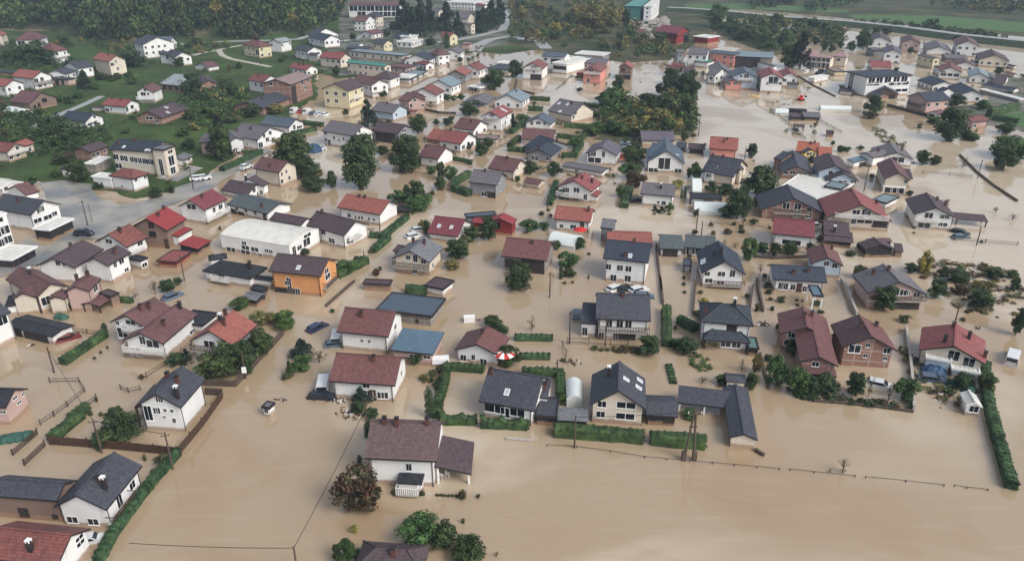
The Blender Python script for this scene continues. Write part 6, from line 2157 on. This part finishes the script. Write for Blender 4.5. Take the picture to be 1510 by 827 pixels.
merged('garden_plants', near_houses(0, 480, 60, 260, 150, (1, 2.6)), [('s', 4), ('d', 2), ('g', 1)], 80, 'low garden shrubs around the hillside houses at upper left', 'shrubbery', 11, .08)
merged('garden_plants', near_houses(440, 960, 60, 260, 170, (.8, 2.2)), [('s', 4), ('d', 2), ('g', 1)], 80, 'low garden shrubs around the far houses at top centre', 'shrubbery', 12, .08)
merged('garden_plants', near_houses(960, 1560, 50, 240, 120, (.8, 2.4)), [('s', 4), ('d', 2), ('o', 1)], 80, 'low garden shrubs around the far houses at top right', 'shrubbery', 13, .08)
# floating litter
dm = MB()
for (t, x, y, sx, sy, n) in (('C1',760,700,70,20,40),('C1',870,780,60,30,50),('D0',590,695,30,10,20),('C4',760,660,60,60,60),('C2',960,480,60,20,30),('B2',770,60,60,20,20),('F3',640,190,60,20,40),
        ('B4',470,330,50,12,25),('B1',985,525,25,6,10),('C1',470,700,30,8,8),('F3',1250,50,60,15,30),('C0',190,380,30,8,6),('C3',905,255,30,15,25),('C4',970,280,30,15,10),('C2',420,232,14,4,4),('F4',950,330,50,10,14),('B3',710,545,40,8,8),('C1',1050,170,10,4,3)):
    for _ in range(n):
        g = at(tp(t, x+random.gauss(0, .5)*sx, y+random.gauss(0, .5)*sy)); a = random.random()*3.14; L = random.uniform(.15, .9)
        dm.box(g+Vector((0, 0, .03)), Vector((math.cos(a), math.sin(a), .1))*L/2, Vector((-math.sin(a), math.cos(a), 0))*random.uniform(.03, .12), Vector((0, 0, .04)), random.choice((0, 0, 0, 1, 1, 1, 2)))
o = dm.build('flood_debris', [m_wood, m_bark, m_white]); tag(o, 'scattered planks and litter drifting on the water', 'debris', None, 'stuff')
# pale stones slope
st = MB()
for x, y, z, w_, h_ in scatter([(931,32),(950,34),(985,28),(988,50),(965,60),(938,56)], 420, (.8, 2.4)):
    st.box((x, y, h_*.5), (w_*.5, 0, 0), (0, w_*.3, 0), (0, 0, h_*.6))
o = st.build('stone_rubble', [m_conc]); tag(o, 'pale stone rubble slope below the teal roofed block', 'stones', None, 'stuff')
# ---- single things
def lathe(prof, n, c, mi=lambda i, j: 0):
    b = MB(); c = Vector(c)
    for i in range(n):
        a0, a1 = 2*math.pi*i/n, 2*math.pi*(i+1)/n
        for j in range(len(prof)-1):
            (r0, z0), (r1, z1) = prof[j], prof[j+1]
            b.face([c+Vector((r0*math.cos(a0), r0*math.sin(a0), z0)), c+Vector((r0*math.cos(a1), r0*math.sin(a1), z0)), c+Vector((r1*math.cos(a1), r1*math.sin(a1), z1)), c+Vector((r1*math.cos(a0), r1*math.sin(a0), z1))], mi(i, j))
    return b
g = at(tp('C2', 575, 500)); r = empty('parasol', g, 0, 'red and white striped parasol beside the faded pink roofed house', 'parasol')
lathe([(1.7, 2.1), (.9, 2.4), (.02, 2.65)], 12, (0, 0, 0), lambda i, j: i % 2).build('canopy', [m_white, m_red], r)
b = MB(); b.tube((0, 0, -.8), (0, 0, 2.7), .04, .04, 6); b.build('pole', [m_white], r)
for k in range(6):
    b = MB(); a = k*math.pi/3; b.tube((0, 0, 1.9), (1.5*math.cos(a), 1.5*math.sin(a), 2.12), .02, .015, 4); b.build('rib', [m_white], r)
g = at(tp('B2', 1020, 575)); r = empty('parasol', g, 0, 'plain red parasol in front of the salmon red roofed house', 'parasol')
lathe([(1.5, 1.9), (.8, 2.25), (.02, 2.45)], 10, (0, 0, 0)).build('canopy', [m_red], r); b = MB(); b.tube((0, 0, -.8), (0, 0, 2.5), .04, .04, 6); b.build('pole', [m_white], r)
# red excavator
g = at(tp('F4', 1092, 292)); r = empty('excavator', g, .7, 'red digger machine half under water on the flood plain', 'excavator'); r.scale = (.62, .62, .62)
b = MB()
for sy in (-1, 1):
    b.box((0, sy*1.15, .35), (1.9, 0, 0), (0, .3, 0), (0, 0, .42))
    b.tube((-1.9, sy*1.15-.3, .35), (-1.9, sy*1.15+.3, .35), .42, .42, 10); b.tube((1.9, sy*1.15-.3, .35), (1.9, sy*1.15+.3, .35), .42, .42, 10)
b.build('track', [m_rubber], r)
b = MB(); b.box((-.5, 0, 1.35), (1.6, 0, 0), (0, 1.25, 0), (0, 0, .5), 0, .94); b.build('body', [m_red], r)
b = MB(); b.box((.7, .65, 2.3), (.75, 0, 0), (0, .6, 0), (0, 0, .75), 0, .88); cb = b.build('cab', [m_red], r)
b = MB(); b.box((.78, .65, 2.45), (.72, 0, 0), (0, .625, 0), (0, 0, .4)); wo = b.build('window', [m_glass]); wo.parent = cb
b = MB(); b.tube((1, -.3, 1.7), (3.1, -.3, 3.9), .26, .22, 6); b.build('boom', [m_red], r)
b = MB(); b.tube((3.1, -.3, 3.9), (4.7, -.3, 2.2), .2, .15, 6); b.build('stick', [m_red], r)
b = MB(); b.box((4.8, -.3, 1.8), (.35, 0, .1), (0, .5, 0), (-.1, 0, .4), 0, 1.3); b.build('bucket', [m_rubber], r)
# boat
g = at(tp('F4', 680, 258)); r = empty('boat', g, -.2, 'small pale yellow boat floating before the distant houses', 'boat')
b = MB(); N = 10; S = []
for i in range(N+1):
    x = -2.2+4.4*i/N; w_ = .85*(1-max(0, (i/N-.45)/.55)**2)+.02; S.append([Vector((x, -w_, .55)), Vector((x, -w_*.6, -.1)), Vector((x, w_*.6, -.1)), Vector((x, w_, .55)), Vector((x, w_*.85, .5)), Vector((x, w_*.5, .1)), Vector((x, -w_*.5, .1)), Vector((x, -w_*.85, .5))])
for i in range(N):
    for j in range(8): b.face([S[i][j], S[i+1][j], S[i+1][(j+1) % 8], S[i][(j+1) % 8]])
b.face(S[0]); b.build('hull', [plain('boat_paint', (214, 188, 140), .5)], r)
for x in (-1.2, .1):
    b = MB(); b.box((x, 0, .42), (.16, 0, 0), (0, .7, 0), (0, 0, .03)); b.build('seat', [m_wood], r)
# green tarpaulin bundles on the boat rack (left edge) and blue sheets
def lumps(nm, t, pts, rad, mat, label, cat, hz=.7):
    b = MB(); ctr = at(tp(t, *pts[0]))
    for (x, y) in pts:
        g = at(tp(t, x, y))-ctr
        for i in range(10):
            for j in range(4):
                def pp(i, j):
                    a = 2*math.pi*i/10; e = math.pi/2*j/4; k = rad*(1+.25*noise.noise(Vector((x+math.cos(a), y+math.sin(a), j)))); return g+Vector((k*math.cos(a)*math.cos(e), k*math.sin(a)*math.cos(e), k*hz*math.sin(e)-.05))
                b.face([pp(i, j), pp(i+1, j), pp(i+1, j+1), pp(i, j+1)])
    o = b.build(nm, [mat]); o.location = ctr; tag(o, label, cat); return o
lumps('tarpaulin', 'D0', [(30,115),(72,108),(112,102),(158,95)], 1.05, m_green, 'row of green tarpaulin covered stacks at the left edge', 'tarpaulin', .8)
lumps('tarpaulin', 'C0', [(350,215),(375,222)], .9, m_green, 'green and blue tarpaulin heap behind the triple garage', 'tarpaulin', 1)
lumps('tarpaulin', 'F1', [(1285,745)], 2.6, m_blue, 'blue tarpaulin covered heap beside a white car', 'tarpaulin', .9)
lumps('tarpaulin', 'C4', [(850,610),(905,640)], 1.4, m_green, 'crumpled green sheets below the beige terraced house', 'tarpaulin', .6)
lumps('tarpaulin', 'C4', [(690,540),(720,545)], 1.5, m_blue, 'blue covered heap on the terrace of the beige red roofed house', 'tarpaulin', .9)
g = at(tp('C2', 368, 238)); r = empty('freezer_box', g, .1, 'white box floating alone in the centre of the water', 'box')
b = MB(); b.box((0, 0, .35), (.9, 0, 0), (0, .55, 0), (0, 0, .5)); b.build('body', [m_white], r); b = MB(); b.box((0, 0, .9), (.93, 0, 0), (0, .58, 0), (0, 0, .05)); b.build('lid', [m_white], r)
g = at(tp('C2', 200, 488)); r = empty('trailer', g, .1, 'white trailer behind the brick workshop corner', 'trailer')
b = MB(); b.box((0, 0, .7), (1.3, 0, 0), (0, .7, 0), (0, 0, .4), 0, .95); b.build('body', [m_white], r)
for sy in (-1, 1): b = MB(); b.tube((0, sy*.78, 0), (0, sy*.98, 0), .34, .34, 10); b.build('wheel', [m_rubber], r)
b = MB(); b.box((2.3, 0, .1), (.5, 0, 0), (0, .05, 0), (0, 0, .05)); b.build('drawbar', [m_rubber], r)
for x, y in ((205, 342), (240, 332)):
    g = at(tp('D2', x, y)); r = empty('garden_chair', g+Vector((0, 0, .15)), random.random()*3, 'white plastic chair %s under the lean to terrace roof' % ('nearer the wall' if x == 205 else 'farther from the wall'), 'chair', 'white plastic chairs')
    b = MB(); b.box((0, 0, .42), (.22, 0, 0), (0, .22, 0), (0, 0, .025)); b.build('seat', [m_white], r)
    b = MB(); b.box((0, .21, .68), (.22, 0, 0), (0, .02, 0), (0, .04, .24)); b.build('backrest', [m_white], r)
    for sx in (-1, 1):
        for sy in (-1, 1): b = MB(); b.tube((sx*.2, sy*.2, -.2), (sx*.2, sy*.2, .4), .025, .025, 5); b.build('leg', [m_white], r)
# A shaped power pole in the water
A_, B_ = at(tp('D3', 430, 232)), at(tp('D3', 493, 232)); mid = (A_+B_)/2; r = empty('transformer_pole', mid, 0, 'leaning pair of crossed power poles standing in the water', 'pole')
top = Vector((.1, 0, 7.4)); iv = rootinv(mid, 0)
for q in (A_, B_):
    b = MB(); b.tube(q-Vector((0, 0, 1)), mid+top+(q-mid)*.12, .17, .12, 8); b.build('shaft', [m_pole], r, iv)
    b = MB(); b.box(q+Vector((0, 0, .5)), (.26, 0, 0), (0, .26, 0), (0, 0, .8)); b.build('footing', [m_pole], r, iv)
b = MB(); b.box((.1, 0, 6.9), (.9, 0, 0), (0, .08, 0), (0, 0, .08)); b.build('crossarm', [m_pole], r)
b = MB(); b.box((.1, 0, 5), (.5, 0, 0), (0, .06, 0), (0, 0, .06)); b.build('crossarm', [m_pole], r)
for k in (-.7, .1, .9): b = MB(); b.tube((k, 0, 6.98), (k, 0, 7.25), .07, .04, 6); b.build('insulator', [m_white], r)
tp_ = lambda s: [v for k, v in POLE.items() if s in k][0]
TP = mid+Vector((.1, 0, 7.2))
for a, b, l in ((tp_('cut by the bottom edge'), at(tp('D1', 920, 0), 6.5), 'power cable from the bottom pole up to the house corner'),
                (tp_('cut by the bottom edge'), at(tp('D0', 760, 720), 3), 'power cable running left across the open water'),
                (tp_('rising from the board fence'), tp_('at the long hedge'), 'cable between the two poles by the dark board fence'),
                (tp_('dark pole in front of the broad hedge'), TP, 'cable from the hedge pole to the crossed poles'),
                (tp_('beside the triple garage'), tp_('rising from the board fence'), 'cable from the garage pole to the board fence pole'),
                (tp_('left of the white shuttered'), tp_('in front of the white shuttered'), 'cable before the white shuttered house')):
    cable(a, b, l, .012)

# haze: one closed box of thin air round camera and scene
b = MB(); b.box((0, 650, 88), (1290, 0, 0), (0, 1240, 0), (0, 0, 91)); ho = b.build('haze', [])
hm = bpy.data.materials.new('haze_air'); hm.use_nodes = True; ht = hm.node_tree; ht.nodes.clear()
oo = ht.nodes.new('ShaderNodeOutputMaterial'); vv = ht.nodes.new('ShaderNodeVolumePrincipled')
vv.inputs['Color'].default_value = (.6, .76, .92, 1); vv.inputs['Density'].default_value = .0002; vv.inputs['Anisotropy'].default_value = 0
ht.links.new(vv.outputs[0], oo.inputs['Volume']); ho.data.materials.append(hm); tag(ho, 'thin grey blue haze over the whole town', 'haze', None, 'stuff')
